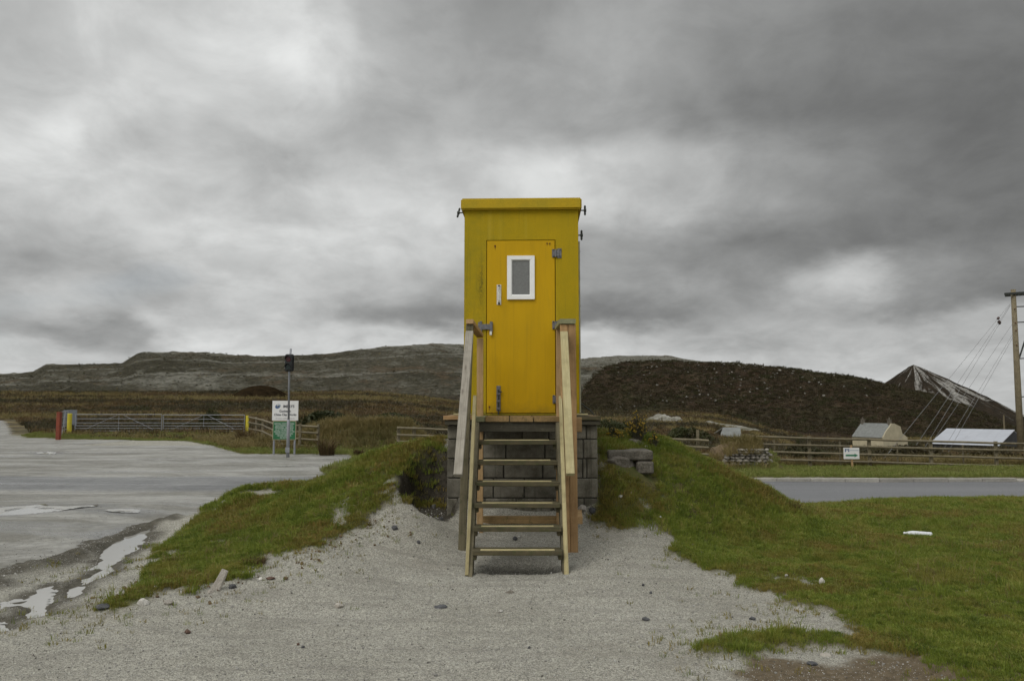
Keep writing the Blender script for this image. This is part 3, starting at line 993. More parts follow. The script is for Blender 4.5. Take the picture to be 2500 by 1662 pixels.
PUDP = [[gp(u, v, 0.0 if v > 1300 else float(base_h(*gp(u, v)))) for u, v in pl] for _, pl in PUDS]


def yard_sdf(x, y):
    return sdf_poly(x, y, YARD)


def near_edge_d(x, y):
    d = np.full(np.shape(x), 1e9)
    for (ax, ay), (bx, by) in zip(YARD_EDGE[:-1], YARD_EDGE[1:]):
        ex, ey = bx - ax, by - ay
        t = np.clip(((x - ax) * ex + (y - ay) * ey) / (ex * ex + ey * ey), 0, 1)
        d = np.minimum(d, np.hypot(x - ax - t * ex, y - ay - t * ey))
    return d


def grass_mask(x, y):
    j = fbm(x, y, 2.2, 5, 2) * 0.42 + vnoise(x, y, 13, 4) * 0.14
    sd = np.maximum(sdf_poly(x, y, GL), sdf_poly(x, y, GR))
    g = sstep(-0.09, 0.10, sd + j)
    # thin and broken turf near its edges
    g = g * (1 - .9 * sstep(.26, .42, fbm(x, y, 2.4, 5, 55)) * (1 - sstep(.35, .95, sd)))
    # bare gravel hump on the crest and a slipped patch on the left bank
    for cx, cy, rx, ry in ((-3.42, 10.75, .30, .22), (-1.45, 9.15, .09, .16), (-1.2, 9.62, .14, .10), (-1.0, 10.75, .34, .22)):
        e = ((x - cx) / rx) ** 2 + ((y - cy) / ry) ** 2 + fbm(x, y, 5, 3, 8) * 1.3
        g = g * sstep(0.5, 1.0, e)
    e = ((x + 1.0) / 0.27) ** 2 + ((y - 9.42) / 0.46) ** 2 + fbm(x, y, 5, 3, 9) * .6
    g = g * sstep(.7, 1.05, e)
    return g


def verge_mask(x, y):
    right = (x > -5.3) & (y > 21.5)
    yd = yard_sdf(x, y)
    return np.where((y > 21.6) & (yd < 0), 1.0, 0.0) * (1 - sstep(30 + 18 * (x < -8), 38 + 17 * (x < -8), y))


def H(x, y, full=True):
    x, y = np.asarray(x, float), np.asarray(y, float)
    shp = x.shape
    x, y = x.ravel(), y.ravel()
    z = base_h(x, y)
    nr = (np.abs(x) < TX + .01) & (y > TY0 - .01) & (y < TY1 + .01)
    if nr.any():
        xn, yn = x[nr], y[nr]
        wgt = sstep(0, 1.0, TX - np.abs(xn)) * sstep(0, .8, yn - TY0) * sstep(0, .8, TY1 - yn)
        t = tps(xn, yn)
        z[nr] = z[nr] * (1 - wgt) + t * wgt
    nn = (np.abs(x) < 40) & (y < 70) & (y > 0)
    if nn.any():
        xn, yn = x[nn], y[nn]
        zz = z[nn]
        # undercut hollow beside the plinth
        e = ((xn + 0.98) / 0.36) ** 2 + ((yn - 9.47) / 0.56) ** 2 + fbm(xn, yn, 4, 3, 6) * 0.5
        k = 1 - sstep(0.55, 1.05, e)
        zz = zz * (1 - k) + np.minimum(zz, 0.30 + 0.10 * (yn - 9.2)) * k
        # scour under the lowest step
        sc_ = ((xn - .085) / .50) ** 4 + ((yn - 7.72) / .16) ** 2
        zz = zz - .075 * (1 - sstep(.3, 1.1, sc_))
        g = np.maximum(grass_mask(xn, yn), verge_mask(xn, yn))
        yd = sstep(-0.3, 0.3, np.maximum(yard_sdf(xn, yn), sdf_poly(xn, yn, ROAD)))
        rough = 1 - 0.93 * yd
        zz = zz + rough * (fbm(xn, yn, 0.7, 3, 1) * 0.035 + fbm(xn, yn, 3.2, 4, 3) * (0.020 + 0.055 * g * sstep(.1, .5, zz)) + fbm(xn, yn, 13, 2, 5) * (0.011 + 0.02 * g))
        zz = zz + g * 0.03 * (1 - yd)
        # rutted rim of mud along the tarmac edge
        nd_ = near_edge_d(xn, yn)
        out = (1 - yd)
        zz = zz + out * np.exp(-((nd_ - 0.22) / 0.16) ** 2) * (0.05 + fbm(xn, yn, 5, 3, 12) * 0.07) - out * np.exp(-((nd_ - 0.75) / 0.3) ** 2) * 0.03
        for i, pl in enumerate(PUDP):
            cx = sum(p[0] for p in pl) / len(pl)
            cy = sum(p[1] for p in pl) / len(pl)
            rr = max(math.hypot(p[0] - cx, p[1] - cy) for p in pl) + .8
            m_ = np.hypot(xn - cx, yn - cy) < rr
            if m_.any():
                sd = sdf_poly(xn[m_], yn[m_], pl) + fbm(xn[m_], yn[m_], 6, 3, 14) * (0.09 if i < 3 else 0.05)
                zt = PUDZ[i]
                kk = sstep(-0.16, 0.05, sd)
                zz[m_] = zz[m_] * (1 - kk) + np.minimum(zz[m_], zt - 0.04 * np.clip(sd / 0.10, -0.35, 1)) * kk
        z[nn] = zz
    fr = y > 24
    if fr.any():
        xf, yf = x[fr], y[fr]
        amp = sstep(24, 60, yf)
        inyard = 1 - sstep(-1.0, 0.5, yard_sdf(xf, yf))
        z[fr] += inyard * amp * (fbm(xf, yf, 0.05, 4, 21) * 0.6 * sstep(50, 200, yf) + fbm(xf, yf, 0.35, 3, 22) * 0.35)
        # straw-topped bank beyond the road mouth
        bk = np.exp(-((yf - 34.5 - 0.05 * (xf + 6)) / 1.5) ** 2) * sstep(-9.6, -8.0, xf) * (1 - sstep(-4.6, -3.2, xf))
        z[fr] += bk * (1.05 + fbm(xf, yf, 0.8, 3, 31) * 0.35)
        hb = np.exp(-((yf - 26.3) / 0.9) ** 2) * sstep(6.6, 7.1, xf) * (1 - sstep(8.4, 8.7, xf))
        z[fr] += hb * 0.55
    return z.reshape(shp)


PUDZ = []
for pl in PUDP:
    cx = np.array([p[0] for p in pl])
    cy = np.array([p[1] for p in pl])
    PUDZ.append(0.0)
PUDZ = [-0.035, -0.04, -0.045] + [float(np.mean(base_h(np.array([p[0] for p in pl]), np.array([p[1] for p in pl])))) - 0.006 for pl in PUDP[3:]]


def axis(segs):
    out = [segs[0][0]]
    for a, b, s0, s1 in segs:
        p = a
        s_ = s0
        while p < b - 1e-6:
            t = (p - a) / (b - a)
            s_ = s0 * (s1 / s0) ** t
            p = min(b, p + s_)
            out.append(p)
    return np.array(out)


ys = axis([(-60, 3.4, 6, 0.3), (3.4, 14.5, .045, .05), (14.5, 40, .06, .4), (40, 400, .5, 5), (400, 19000, 8, 1600)])
xp = axis([(0, 5.0, .048, .05), (5.0, 16, .055, .25), (16, 120, .3, 4), (120, 20000, 6, 2500)])
xs = np.concatenate([-xp[:0:-1], xp])
GX, GY = np.meshgrid(xs, ys)
GZ = H(GX, GY)
V = np.stack([GX, GY, GZ], -1).reshape(-1, 3)
nx_, ny_ = len(xs), len(ys)
ii = np.arange((ny_ - 1) * (nx_ - 1))
i0 = (ii // (nx_ - 1)) * nx_ + ii % (nx_ - 1)
F = np.stack([i0, i0 + 1, i0 + 1 + nx_, i0 + nx_], -1)
fx_, fy_ = GX.ravel(), GY.ravel()
a_gr = np.zeros(len(V))
nm = (np.abs(fx_) < 60) & (fy_ < 60) & (fy_ > 2)
a_gr[nm] = np.maximum(grass_mask(fx_[nm], fy_[nm]), verge_mask(fx_[nm], fy_[nm]))
a_moor = sstep(28, 34, fy_ + 4 * sstep(4, 9, fx_) - 18 * (1 - sstep(-10, -6, fx_))) + (np.abs(fx_) > 60)
a_soil = np.zeros(len(V))
se = ((fx_ - 2.2) / .85) ** 2 + ((fy_ - 4.82) / 0.42) ** 2 + fbm(fx_, fy_, 3, 4, 17) * 1.2
a_soil = (1 - sstep(0.6, 1.15, se)) * (fy_ < 6) * (fy_ > 3)
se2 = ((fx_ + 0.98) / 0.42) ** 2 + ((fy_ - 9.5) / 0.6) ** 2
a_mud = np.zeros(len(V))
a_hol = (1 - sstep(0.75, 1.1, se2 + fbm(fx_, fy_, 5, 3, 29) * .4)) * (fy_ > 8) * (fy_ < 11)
nb = (np.abs(fx_) < 25) & (fy_ < 16) & (fy_ > 2)
nd_ = near_edge_d(fx_[nb], fy_[nb])
a_mud[nb] = np.clip((1 - sstep(0.25, 0.55, nd_ + fbm(fx_[nb], fy_[nb], 3, 3, 19) * 0.3)), 0, 1)
for pl in PUDP[:3]:
    sd = sdf_poly(fx_[nb], fy_[nb], pl)
    a_mud[nb] = np.maximum(a_mud[nb], sstep(-0.22, -0.02, sd + fbm(fx_[nb], fy_[nb], 5, 3, 23) * 0.15))
a_hol = np.maximum(a_hol, .45 * (1 - sstep(.4, 1.1, ((fx_ - .085) / .47) ** 4 + ((fy_ - 7.74) / .13) ** 2 + fbm(fx_, fy_, 6, 3, 30) * .5)))  # shade under the lowest tread, painted into the ground colour
a_sea = sstep(2500, 8000, fy_)
ground = np_mesh('ground', V, F, M['ground'], dict(grass=a_gr, moor=np.clip(a_moor, 0, 1), soil=a_soil, mud=a_mud, sea=a_sea, peat_and_shade=a_hol), True, 'structure')
tag(ground, 'grey gravel apron, grassed banks and brown moorland', 'ground')


def sheet(name, poly, res, bbox, mat, lift=0.010, jit=0.12, attrs=None):
    x = np.arange(bbox[0], bbox[1] + res[0], res[0])
    y = np.arange(bbox[2], bbox[3] + res[1], res[1])
    X, Y = np.meshgrid(x, y)
    s_ = sdf_poly(X, Y, poly) + fbm(X, Y, 1.3, 4, 27) * jit
    Z = H(X, Y) + np.clip(s_ * 0.16, -0.10, lift)
    n1 = len(x)
    ok = (s_ > -0.45)
    cell = ok[:-1, :-1] | ok[1:, :-1] | ok[:-1, 1:] | ok[1:, 1:]
    cy_, cx_ = np.nonzero(cell)
    b0 = cy_ * n1 + cx_
    F_ = np.stack([b0, b0 + 1, b0 + 1 + n1, b0 + n1], -1)
    used = np.unique(F_)
    mp = np.zeros(X.size, int)
    mp[used] = np.arange(len(used))
    V_ = np.stack([X, Y, Z], -1).reshape(-1, 3)[used]
    at_ = {k: f(V_[:, 0], V_[:, 1]) for k, f in (attrs or {}).items()}
    return np_mesh(name, V_, mp[F_], mat, at_, True, 'structure')


def pud_edge(x, y):
    r_ = np.zeros(x.shape)
    for pl in PUDP:
        r_ = np.maximum(r_, sstep(-.55, -.02, sdf_poly(x, y, pl) + fbm(x, y, 2.5, 4, 37) * .35))
    return r_


def asph_band(x, y):
    yy = y + fbm(x, y, 0.25, 3, 33) * 1.2
    return sstep(16.4, 17.6, yy) * (1 - sstep(20.8, 21.6, yy)) * 0.85


yard = sheet('yard', YARD, (.16, .11), (-20, 0, 4.5, 36), M['yard'], attrs=dict(asph=asph_band, edge=pud_edge))
tag(yard, 'wet dusty grey yard at the works entrance on the left', 'yard')
YARD2 = [(a, b) for a, b in YARD]
far_yard = sheet('far_yard', YARD, (.6, .6), (-76, -19.7, 4, 96), M['yard'], lift=0.004, attrs=dict(asph=asph_band, edge=lambda x, y: x * 0))
tag(far_yard, 'far reach of the wet yard leading off left past the red post', 'yard')
road = sheet('road', ROAD, (.35, .12), (-2, 96, 15.0, 22.0), M['road'], lift=0.014, jit=0.05)
tag(road, 'grey asphalt road running behind the grass bank', 'road')

for (lb, _), pl, zz in zip(PUDS, PUDP, PUDZ):
    cx = sum(p[0] for p in pl) / len(pl)
    cy = sum(p[1] for p in pl) / len(pl)
    far = cy > 10
    x0, x1 = min(p[0] for p in pl) - .25, max(p[0] for p in pl) + .25
    y0, y1 = min(p[1] for p in pl) - .25, max(p[1] for p in pl) + .25
    me_poly = [(p[0] + (p[0] - cx) * 0.0, p[1]) for p in pl]
    xg, yg = np.arange(x0, x1, .04), np.arange(y0, y1, .04)
    Xg, Yg = np.meshgrid(xg, yg)
    sd = sdf_poly(Xg, Yg, pl) + fbm(Xg, Yg, 6, 3, 14) * (0.09 if not far else 0.05)
    ok = sd > (-0.08 if not far else -0.01)
    cell = ok[:-1, :-1] | ok[1:, :-1] | ok[:-1, 1:] | ok[1:, 1:]
    c0, c1 = np.nonzero(cell)
    b0 = c0 * len(xg) + c1
    F_ = np.stack([b0, b0 + 1, b0 + 1 + len(xg), b0 + len(xg)], -1)
    used = np.unique(F_)
    mp = np.zeros(Xg.size, int)
    mp[used] = np.arange(len(used))
    zlev = zz - 0.003 if not far else zz + 0.004
    Zg = np.full(Xg.shape, zlev)
    if far:
        Zg = H(Xg, Yg) + 0.016
    o = np_mesh('puddle', np.stack([Xg, Yg, Zg], -1).reshape(-1, 3)[used], mp[F_], M['water'], None, True, 'structure')
    tag(o, lb, 'puddle', 'puddles on the yard and its verge')

# kerb along the far side of the road, stone by stone
def kerb_run(name, x0, n, Y, label, dx=0.914, rot=0.0):
    k = empty(name, (x0, Y, float(base_h(x0, Y - .3))), label, 'kerb', local=True)
    k['kind'] = 'structure'
    k.rotation_euler = (0, 0, rot)
    for i in range(n):
        m_ = MB()
        m_.box((i * dx + .004, -.07 + random.uniform(-.006, .006), -.15), ((i + 1) * dx - .006, .09, .115 + random.uniform(-.006, .006)), .014)
        o = m_.build('kerb_stone', M['kerb'], k)
    return k


kr = kerb_run('kerb', 5.22, 9, 21.5, 'pale concrete kerb along the far side of the road')
e = MB()
e.box((9 * .914 + .01, -.07, -.15), (9 * .914 + .20, .09, .09), .03)
e.build('kerb_stone', M['kerb'], kr)

# ------------------------------------------------------------------ spoil hills
def hill(name, sil, base, yb, yt, prof, back, mat, attrs, step=4, amp=1.0, rows=70, seed=0, label='', crest=0.0):
    su, sv = np.array([p[0] for p in sil]), np.array([p[1] for p in sil])
    u = np.arange(su[0], su[-1] + step, step, dtype=float)
    vt = np.interp(u, su, sv)
    vb = np.interp(u, [p[0] for p in base], [p[1] for p in base])
    ybv = np.interp(u, su, np.interp(su, [p[0] for p in yb], [p[1] for p in yb])) if hasattr(yb, '__len__') else np.full(u.shape, float(yb))
    ytv = np.interp(u, [p[0] for p in yt], [p[1] for p in yt]) if hasattr(yt, '__len__') else np.full(u.shape, float(yt))
    zb = EYE - (vb - 990) * ybv / FPX
    zt = EYE - (vt - 990) * ytv / FPX
    t = np.linspace(0, 1, rows)
    pz = np.interp(t, [p[0] for p in prof], [p[1] for p in prof])
    Yg = ybv[None, :] + (ytv - ybv)[None, :] * t[:, None]
    Zg = zb[None, :] + (zt - zb)[None, :] * pz[:, None]
    # front skirt below ground and the far side
    Yg = np.concatenate([ybv[None, :] - 12, Yg, ytv[None, :] + back * .4, ytv[None, :] + back * .7, ytv[None, :] + back], 0)
    Zg = np.concatenate([zb[None, :] - 4, Zg, (zt - 1.0)[None, :], (zt * .6 + zb * .4)[None, :], (zb - 20)[None, :]], 0)
    Xg = (u[None, :] - 1250) / FPX * Yg
    rel = np.concatenate([[0], np.sin(np.clip(t, 0, 1) * np.pi * .5) ** .5, [1, .5, 0]])[:, None]
    S = Xg + 0.0
    nz = fbm(S, Yg + Zg * 1.3, 0.035, 3, seed) * 2.6 + fbm(S, Yg * 1.5 + Zg * 2, 0.16, 4, seed + 5) * 1.3 + fbm(S, Yg * 2 + Zg * 2, 0.7, 2, seed + 9) * 0.55
    edge = np.concatenate([[0], np.full(rows - 1, 1.0), [.45], [.4, .3, 0]])[:, None]
    Zg = Zg + nz * amp * rel * edge + crest * np.maximum(0, fbm(S, Yg, 0.25, 3, seed + 2)) * (np.arange(rows + 4)[:, None] == rows)
    n1 = len(u)
    nr = Zg.shape[0]
    ii_ = np.arange((nr - 1) * (n1 - 1))
    a = (ii_ // (n1 - 1)) * n1 + ii_ % (n1 - 1)
    F_ = np.stack([a, a + 1, a + 1 + n1, a + n1], -1)
    tt = np.concatenate([[0], t, [1, 1, 1]])[:, None] + 0 * Zg
    U = u[None, :] + 0 * Zg
    at_ = {k: np.clip(f(U, tt), 0, 1).ravel() for k, f in attrs.items()}
    o = np_mesh(name, np.stack([Xg, Yg, Zg], -1).reshape(-1, 3), F_, mat, at_, True, 'structure')
    tag(o, label, 'hill')
    return o


def bands(U, t):
    w_ = 0.3 * np.sin(U / 130.0) * 0.06
    b = np.exp(-((t - .36 + w_) / .05) ** 2) * 0.9 + np.exp(-((t - .68 + w_) / .05) ** 2) * .75 + sstep(.93, 1, t) * .6
    b = b + sstep(820, 1050, U) * .6 * sstep(.5, 1, t) + np.exp(-((U - 430) / 130.0) ** 2) * np.exp(-((t - .2) / .12) ** 2) * .9
    b = b + sstep(1050, 1250, U) * .4
    return b


hill('spoil_hill', [(-260, 925), (-60, 916), (0, 913), (80, 909), (112, 890), (200, 889), (298, 887), (332, 864), (348, 860), (420, 858), (500, 859), (560, 865), (620, 869), (700, 868), (790, 864), (880, 853), (960, 845), (1060, 838), (1140, 839), (1260, 850), (1400, 880), (1450, 872), (1500, 868), (1560, 868), (1640, 869), (1690, 879), (1760, 886), (1900, 898), (2000, 912)],
     [(-260, 968), (0, 966), (300, 962), (700, 966), (1000, 972), (1300, 985), (2000, 995)], 315, [(-260, 400), (500, 420), (1000, 440), (1500, 560), (2000, 600)],
     [(0, 0), (.26, .36), (.38, .40), (.58, .70), (.70, .74), (1, 1)], 90, M['heap'], dict(pale=bands, drk=lambda U, t: 0 * U + .55 * (1 - sstep(.0, .12, t))), amp=.5, seed=3,
     label='long stepped grey brown spoil hill across the left horizon', crest=.9)
hill('heather_hill', [(1385, 1000), (1400, 985), (1425, 950), (1450, 915), (1480, 893), (1540, 886), (1600, 882), (1700, 884), (1800, 889), (1900, 897), (2000, 909), (2080, 920), (2150, 936), (2200, 950), (2270, 968), (2350, 992), (2420, 1020), (2490, 1050), (2560, 1075), (2700, 1095)],
     [(1385, 1004), (1640, 1010), (1900, 1046), (2200, 1074), (2500, 1092), (2700, 1098)], [(1385, 285), (2000, 255), (2700, 250)], [(1385, 330), (1500, 345), (2000, 330), (2700, 300)],
     [(0, 0), (.2, .12), (.5, .48), (.85, .93), (1, 1)], 70, M['heap'], dict(pale=lambda U, t: 0 * U + sstep(.93, 1, t) * .5, drk=lambda U, t: 0 * U + 1.0 - .75 * sstep(.965, 1, t) - .9 * (1 - sstep(1395, 1450, U + (1 - t) * 70))), amp=.75, seed=8,
     label='dark heather covered hill behind the yellow hut', crest=1.2)

# conical sand tip
def sand_tip():
    Yc = 620.0
    ap = at(2230, 891, Yc)
    nr, na = 90, 300
    r = np.linspace(0, 1, nr) ** 1.1 * 150
    a = np.linspace(0, 2 * np.pi, na, endpoint=False)
    Rg, Ag = np.meshgrid(r, a, indexing='ij')
    gul = fbm(np.cos(Ag) * 9 + 30, np.sin(Ag) * 9 + 30, 1.2, 4, 40)
    slope = .565 + .155 * sstep(.1, -.6, -np.abs(1)) * 0 + .155 * (1 - sstep(-.6, .1, np.cos(Ag)))
    Zg = ap.z - Rg * slope - 3.0 * (1 - np.exp(-Rg / 8)) * 0 + gul * 2.2 * sstep(0, 40, Rg) + fbm(Rg * .2, Ag * 14, .6, 3, 41) * 1.2 * sstep(0, 25, Rg)
    Zg = np.where(Rg < 4, ap.z - 4 * .62 + (4 - Rg) * .45, Zg) + 1.0
    X = ap.x + Rg * np.cos(Ag)
    Y = Yc + Rg * np.sin(Ag)
    Aw = Ag + fbm(Ag * 6, Rg * .05, 1.0, 3, 48) * .10
    st = fbm(Aw * 7, Rg * .055, 1.0, 4, 42) * .9 + fbm(Aw * 34, Rg * .035, 1.0, 3, 44) * .7 + fbm(Aw * 90, Rg * .05, 1.0, 2, 49) * .5
    ca = np.cos(Ag)
    front = np.exp(-((Ag - 4.75) / .75) ** 2)
    sand = .06 + st * 1.35 + (front - .35) * .5 + .30 * (1 - sstep(4, 14, Rg)) + .08 * np.exp(-((Ag - 5.9) / .35) ** 2) + .18 * np.exp(-((Ag - 4.35) / .3) ** 2) - .12 * np.exp(-((Ag - 5.1) / .3) ** 2) - .8 * sstep(45, 62, Rg + fbm(Ag * 8, Rg * 0, 1, 2, 46) * 22) * (Ag < 5.4) - .5 * sstep(70, 100, Rg) - .35 * (ca < -.55)
    Vv = np.stack([X, Y, Zg], -1).reshape(-1, 3)
    Ff = []
    ii_ = np.arange((nr - 1) * na)
    i_, j_ = ii_ // na, ii_ % na
    Ff = np.stack([i_ * na + j_, (i_ + 1) * na + j_, (i_ + 1) * na + (j_ + 1) % na, i_ * na + (j_ + 1) % na], -1)
    o = np_mesh('sand_tip_hill', Vv, Ff, M['tip'], dict(sand=np.clip(sand, 0, 1).ravel()), True, 'structure')
    tag(o, 'conical waste tip streaked with white sand at far right', 'hill')


sand_tip()


def lump(name, u, vtop, vbase, Y, wpx, mat, label, depth=18, seed=0, skew=0.0):
    """a low heap on the moor: a rounded mound with a noisy surface"""
    c = at(u, vbase, Y)
    c.z = min(c.z, float(base_h(c.x, Y)) - .3)
    top = at(u, vtop, Y).z
    n = 44
    hw = wpx / 2 * Y / FPX
    g = np.linspace(-1.15, 1.15, n)
    A, B = np.meshgrid(g, g)
    rr = np.sqrt(A ** 2 + B ** 2)
    hgt = np.clip(1 - rr ** 2.0, -0.6, 1)
    hgt = hgt * (1 + fbm(A + 5, B + 5, 1.6, 4, seed + 3) * (.9 if mat is M['clay'] else .15))
    X = c.x + (A + skew * hgt) * hw
    Yy = Y + B * depth
    Z = c.z + hgt * (top - c.z) + fbm(X, Yy, 2.2 / hw, 4, seed) * (top - c.z) * (.45 if mat is M['clay'] else .12)
    ii_ = np.arange((n - 1) * (n - 1))
    a = (ii_ // (n - 1)) * n + ii_ % (n - 1)
    o = np_mesh(name, np.stack([X, Yy, Z], -1).reshape(-1, 3), np.stack([a, a + 1, a + 1 + n, a + n], -1), mat, None, True, 'structure')
    tag(o, label, 'heap')
    return o


lump('dark_heap', 636, 940, 962, 250, 135, M['darkheap'], 'low dark heather heap at the foot of the spoil hill, left of the traffic light', seed=50)
lump('clay_heap', 1612, 1011, 1028, 150, 120, M['clay'], 'pale grey clay waste heap on the moor right of the hut', depth=7, seed=52, skew=.3)
lump('clay_heap', 1720, 1032, 1042, 140, 190, M['clay'], 'low pale clay bank in front of the dark hill', depth=5, seed=53)

# ------------------------------------------------------------------ yellow hut
HUT_Y = 9.35
hc_ = at(1273, 1014.4, HUT_Y)
hut = empty('hut', (hc_.x, HUT_Y, hc_.z + .004), 'tall yellow box hut with a closed door, standing on a block plinth', 'hut', rot=R(-1.77), local=True)
HW, HH, HD = .678, 2.435, 2.0
DX0, DX1, DZ0, DZ1 = -.409, .399, .026, 2.07
m_ = MB()
T = .05
oa, ob, oc, od = DX0 - .007, DX1 + .007, DZ0 - .006, DZ1 + .007
vf = [(-HW, 0, 0), (HW, 0, 0), (HW, 0, HH), (-HW, 0, HH), (oa, 0, oc), (ob, 0, oc), (ob, 0, od), (oa, 0, od)]
vf += [(a, T, c) for a, b, c in vf]
m_.add(vf, [(0, 1, 5, 4), (1, 2, 6, 5), (2, 3, 7, 6), (3, 0, 4, 7), (4, 5, 13, 12), (5, 6, 14, 13), (6, 7, 15, 14), (7, 4, 12, 15), (1, 9, 10, 2), (0, 3, 11, 8), (2, 10, 11, 3), (0, 8, 9, 1)])
m_.box((-HW + .001, T, 0), (-HW + T, HD, HH))
m_.box((HW - T, T, 0), (HW - .001, HD, HH))
m_.box((-HW + T, HD - T, 0), (HW - T, HD - .001, HH))
m_.build('wall', M['wall'], hut)
MB().box((DX0 - .05, T + .002, 0.004), (DX1 + .05, T + .02, DZ1 + .04)).build('door_gap_shade', M['dark'], hut)  # near-black sheet behind the door, painting the shade of the dark inside

# roof cap: shallow tray with rounded edges overhanging all round
bm = bmesh.new()
bmesh.ops.create_cube(bm, size=1)
for q in bm.verts:
    q.co = Vector((q.co.x * 1.436, HD / 2 + q.co.y * (HD + .12), HH + .068 + q.co.z * .136))
bmesh.ops.bevel(bm, geom=bm.edges[:], offset=.016, segments=3, affect='EDGES')
bm.verts.index_update()
m_ = MB().add([q.co.copy() for q in bm.verts], [[q.index for q in f.verts] for f in bm.faces])
bm.free()
m_.build('roof', M['roof'], hut)

door = MB().box((DX0, .003, DZ0), (DX1, T, DZ1), .004).build('door', M['door'], hut)
# window let into the door
wx0, wx1, wz0, wz1 = -.168, .158, 1.363, 1.884
px0, px1, pz0, pz1 = -.104, .096, 1.424, 1.823
m_ = MB()
yf, yb_ = -.022, .0025
for quad in ([(wx0, wz0), (wx1, wz0), (px1, pz0), (px0, pz0)], [(wx1, wz0), (wx1, wz1), (px1, pz1), (px1, pz0)],
             [(wx1, wz1), (wx0, wz1), (px0, pz1), (px1, pz1)], [(wx0, wz1), (wx0, wz0), (px0, pz0), (px0, pz1)]):
    # mitred bar with a sloping inner bead
    o0, o1, i1, i0 = [Vector((a, 0, b)) for a, b in quad]
    k = .75
    m1_, m0_ = o1.lerp(i1, k), o0.lerp(i0, k)
    vv = [o0 + Vector((0, yb_, 0)), o1 + Vector((0, yb_, 0)), o1 + Vector((0, yf, 0)), o0 + Vector((0, yf, 0)), m1_ + Vector((0, yf, 0)), m0_ + Vector((0, yf, 0)), i1 + Vector((0, -.006, 0)), i0 + Vector((0, -.006, 0))]
    c_ = sum(vv, Vector()) / 8
    vv = [c_ + (p - c_) * .9985 for p in vv]
    m_.add(vv, [(0, 1, 2, 3), (3, 2, 4, 5), (5, 4, 6, 7)])
wf = m_.build('window_frame', M['white_pvc'], door)
MB().box((px0 - .004, -.005, pz0 - .004), (px1 + .004, .0015, pz1 + .004)).build('window_pane', M['frost'], door)
m_ = MB()
for a in ((px0, px1, pz1 - .002, pz1 + .003), (px0, px1, pz0 - .003, pz0 + .002)):
    m_.box((a[0], -.0085, a[2]), (a[1], -.0055, a[3]))
for a in ((px0 - .003, px0 + .002), (px1 - .002, px1 + .003)):
    m_.box((a[0], -.0085, pz0 + .003), (a[1], -.0055, pz1 - .003))
m_.build('window_seal', M['iron'], door)
# pull handle on a white backplate
h = MB().box((-.291, -.004, 1.30), (-.238, .0025, 1.54), .003).build('handle', M['plate'], door)
m_ = MB()
m_.tube([(-.264, -.006, 1.325), (-.264, -.04, 1.345), (-.264, -.042, 1.42), (-.264, -.04, 1.495), (-.264, -.006, 1.515)], .0075, 8)
m_.build('grip', M['plate'], h)
for zc_ in (1.318, 1.521):
    MB().box((-.276, -.014, zc_ - .013), (-.252, -.0045, zc_ + .013), .003).build('grip_boss', M['iron'], h)
# drop bolt
bo = MB().box((-.292, -.006, .05), (-.244, .0025, .345), .002).build('bolt', M['hinge'], door)
m_ = MB()
m_.tube([(-.268, -.016, .012), (-.268, -.016, .30)], .008, 8)
m_.box((-.268, -.024, .268), (-.226, -.012, .281), .002)
m_.build('bolt_rod', M['iron'], bo)
for zc_ in (.08, .165, .25):
    MB().box((-.29, -.026, zc_ - .012), (-.246, -.0065, zc_ + .012), .003).build('bolt_keep', M['hinge'], bo)
# rust weeping from old screw holes
for x_, z_, s_ in ((-.312, 2.005, 1.0), (.307, 2.034, .7), (.339, 2.032, .7), (-.375, .10, .9), (-.345, .028, .5)):
    m_ = MB()
    m_.tube([(x_, .0028, z_), (x_, -.004, z_)], .008 * s_ + .003, 7)
    m_.add([(x_ - .006 * s_, .0022, z_), (x_ + .006 * s_, .0022, z_), (x_ + .003 * s_, .0022, z_ - .045 * s_), (x_ + .001 * s_, .0022, z_ - .052 * s_)], [(0, 3, 2, 1)])
    m_.build('rusty_screw', M['rust'], door)
# strap hinges on the right
for z0 in (1.854, .998, .127):
    m_ = MB()
    m_.box((.365, -.010, z0 + .008), (.393, -.0005, z0 + .108), .004)
    m_.box((.425, -.010, z0), (.478, -.0005, z0 + .116), .004)
    m_.box((.385, -.019, z0 + .020), (.455, -.009, z0 + .096), .004)
    m_.tube([(.408, -.020, z0 + .012), (.408, -.020, z0 + .104)], .011, 8)
    hg = m_.build('hinge', M['hinge'], hut)
    for x_ in (.379, .462):
        for dz_ in (.02, .098):
            MB().tube([(x_, -.0095, z0 + dz_), (x_, -.0155, z0 + dz_)], .0065, 6).build('hinge_bolt', M['iron'], hg)
# hasp latch with padlock
m_ = MB()
m_.box((-.512, -.010, .975), (-.475, -.0005, 1.095), .004)
m_.box((-.492, -.026, .96), (-.462, -.009, 1.105), .005)
m_.box((-.470, -.022, 1.005), (-.350, -.010, 1.070), .004)
m_.box((-.372, -.028, .975), (-.338, -.004, 1.10), .005)
lt = m_.build('latch', M['hinge'], hut)
MB().box((-.373, -.03, .937), (-.345, -.012, .985), .004).build('padlock', M['plate'], lt)
# roof clamps: threaded stud with a wing nut
def clamp(x_, y_, z_, sgn, tilt=0.0):
    m_ = MB()
    m_.tube([(x_, y_, z_), (x_ + sgn * .062, y_, z_)], .008, 8)
    t_ = Vector((math.sin(tilt), 0, math.cos(tilt)))
    c_ = Vector((x_ + sgn * .05, y_, z_))
    m_.tube([c_ - t_ * .06, c_ - t_ * .045, c_ - t_ * .012, c_ + t_ * .012, c_ + t_ * .045, c_ + t_ * .06], [.008, .013, .011, .011, .013, .008], 8)
    m_.tube([(x_ + sgn * .036, y_, z_), (x_ + sgn * .066, y_, z_)], .02, 8)
    return m_.build('roof_clamp', M['iron'], hut)


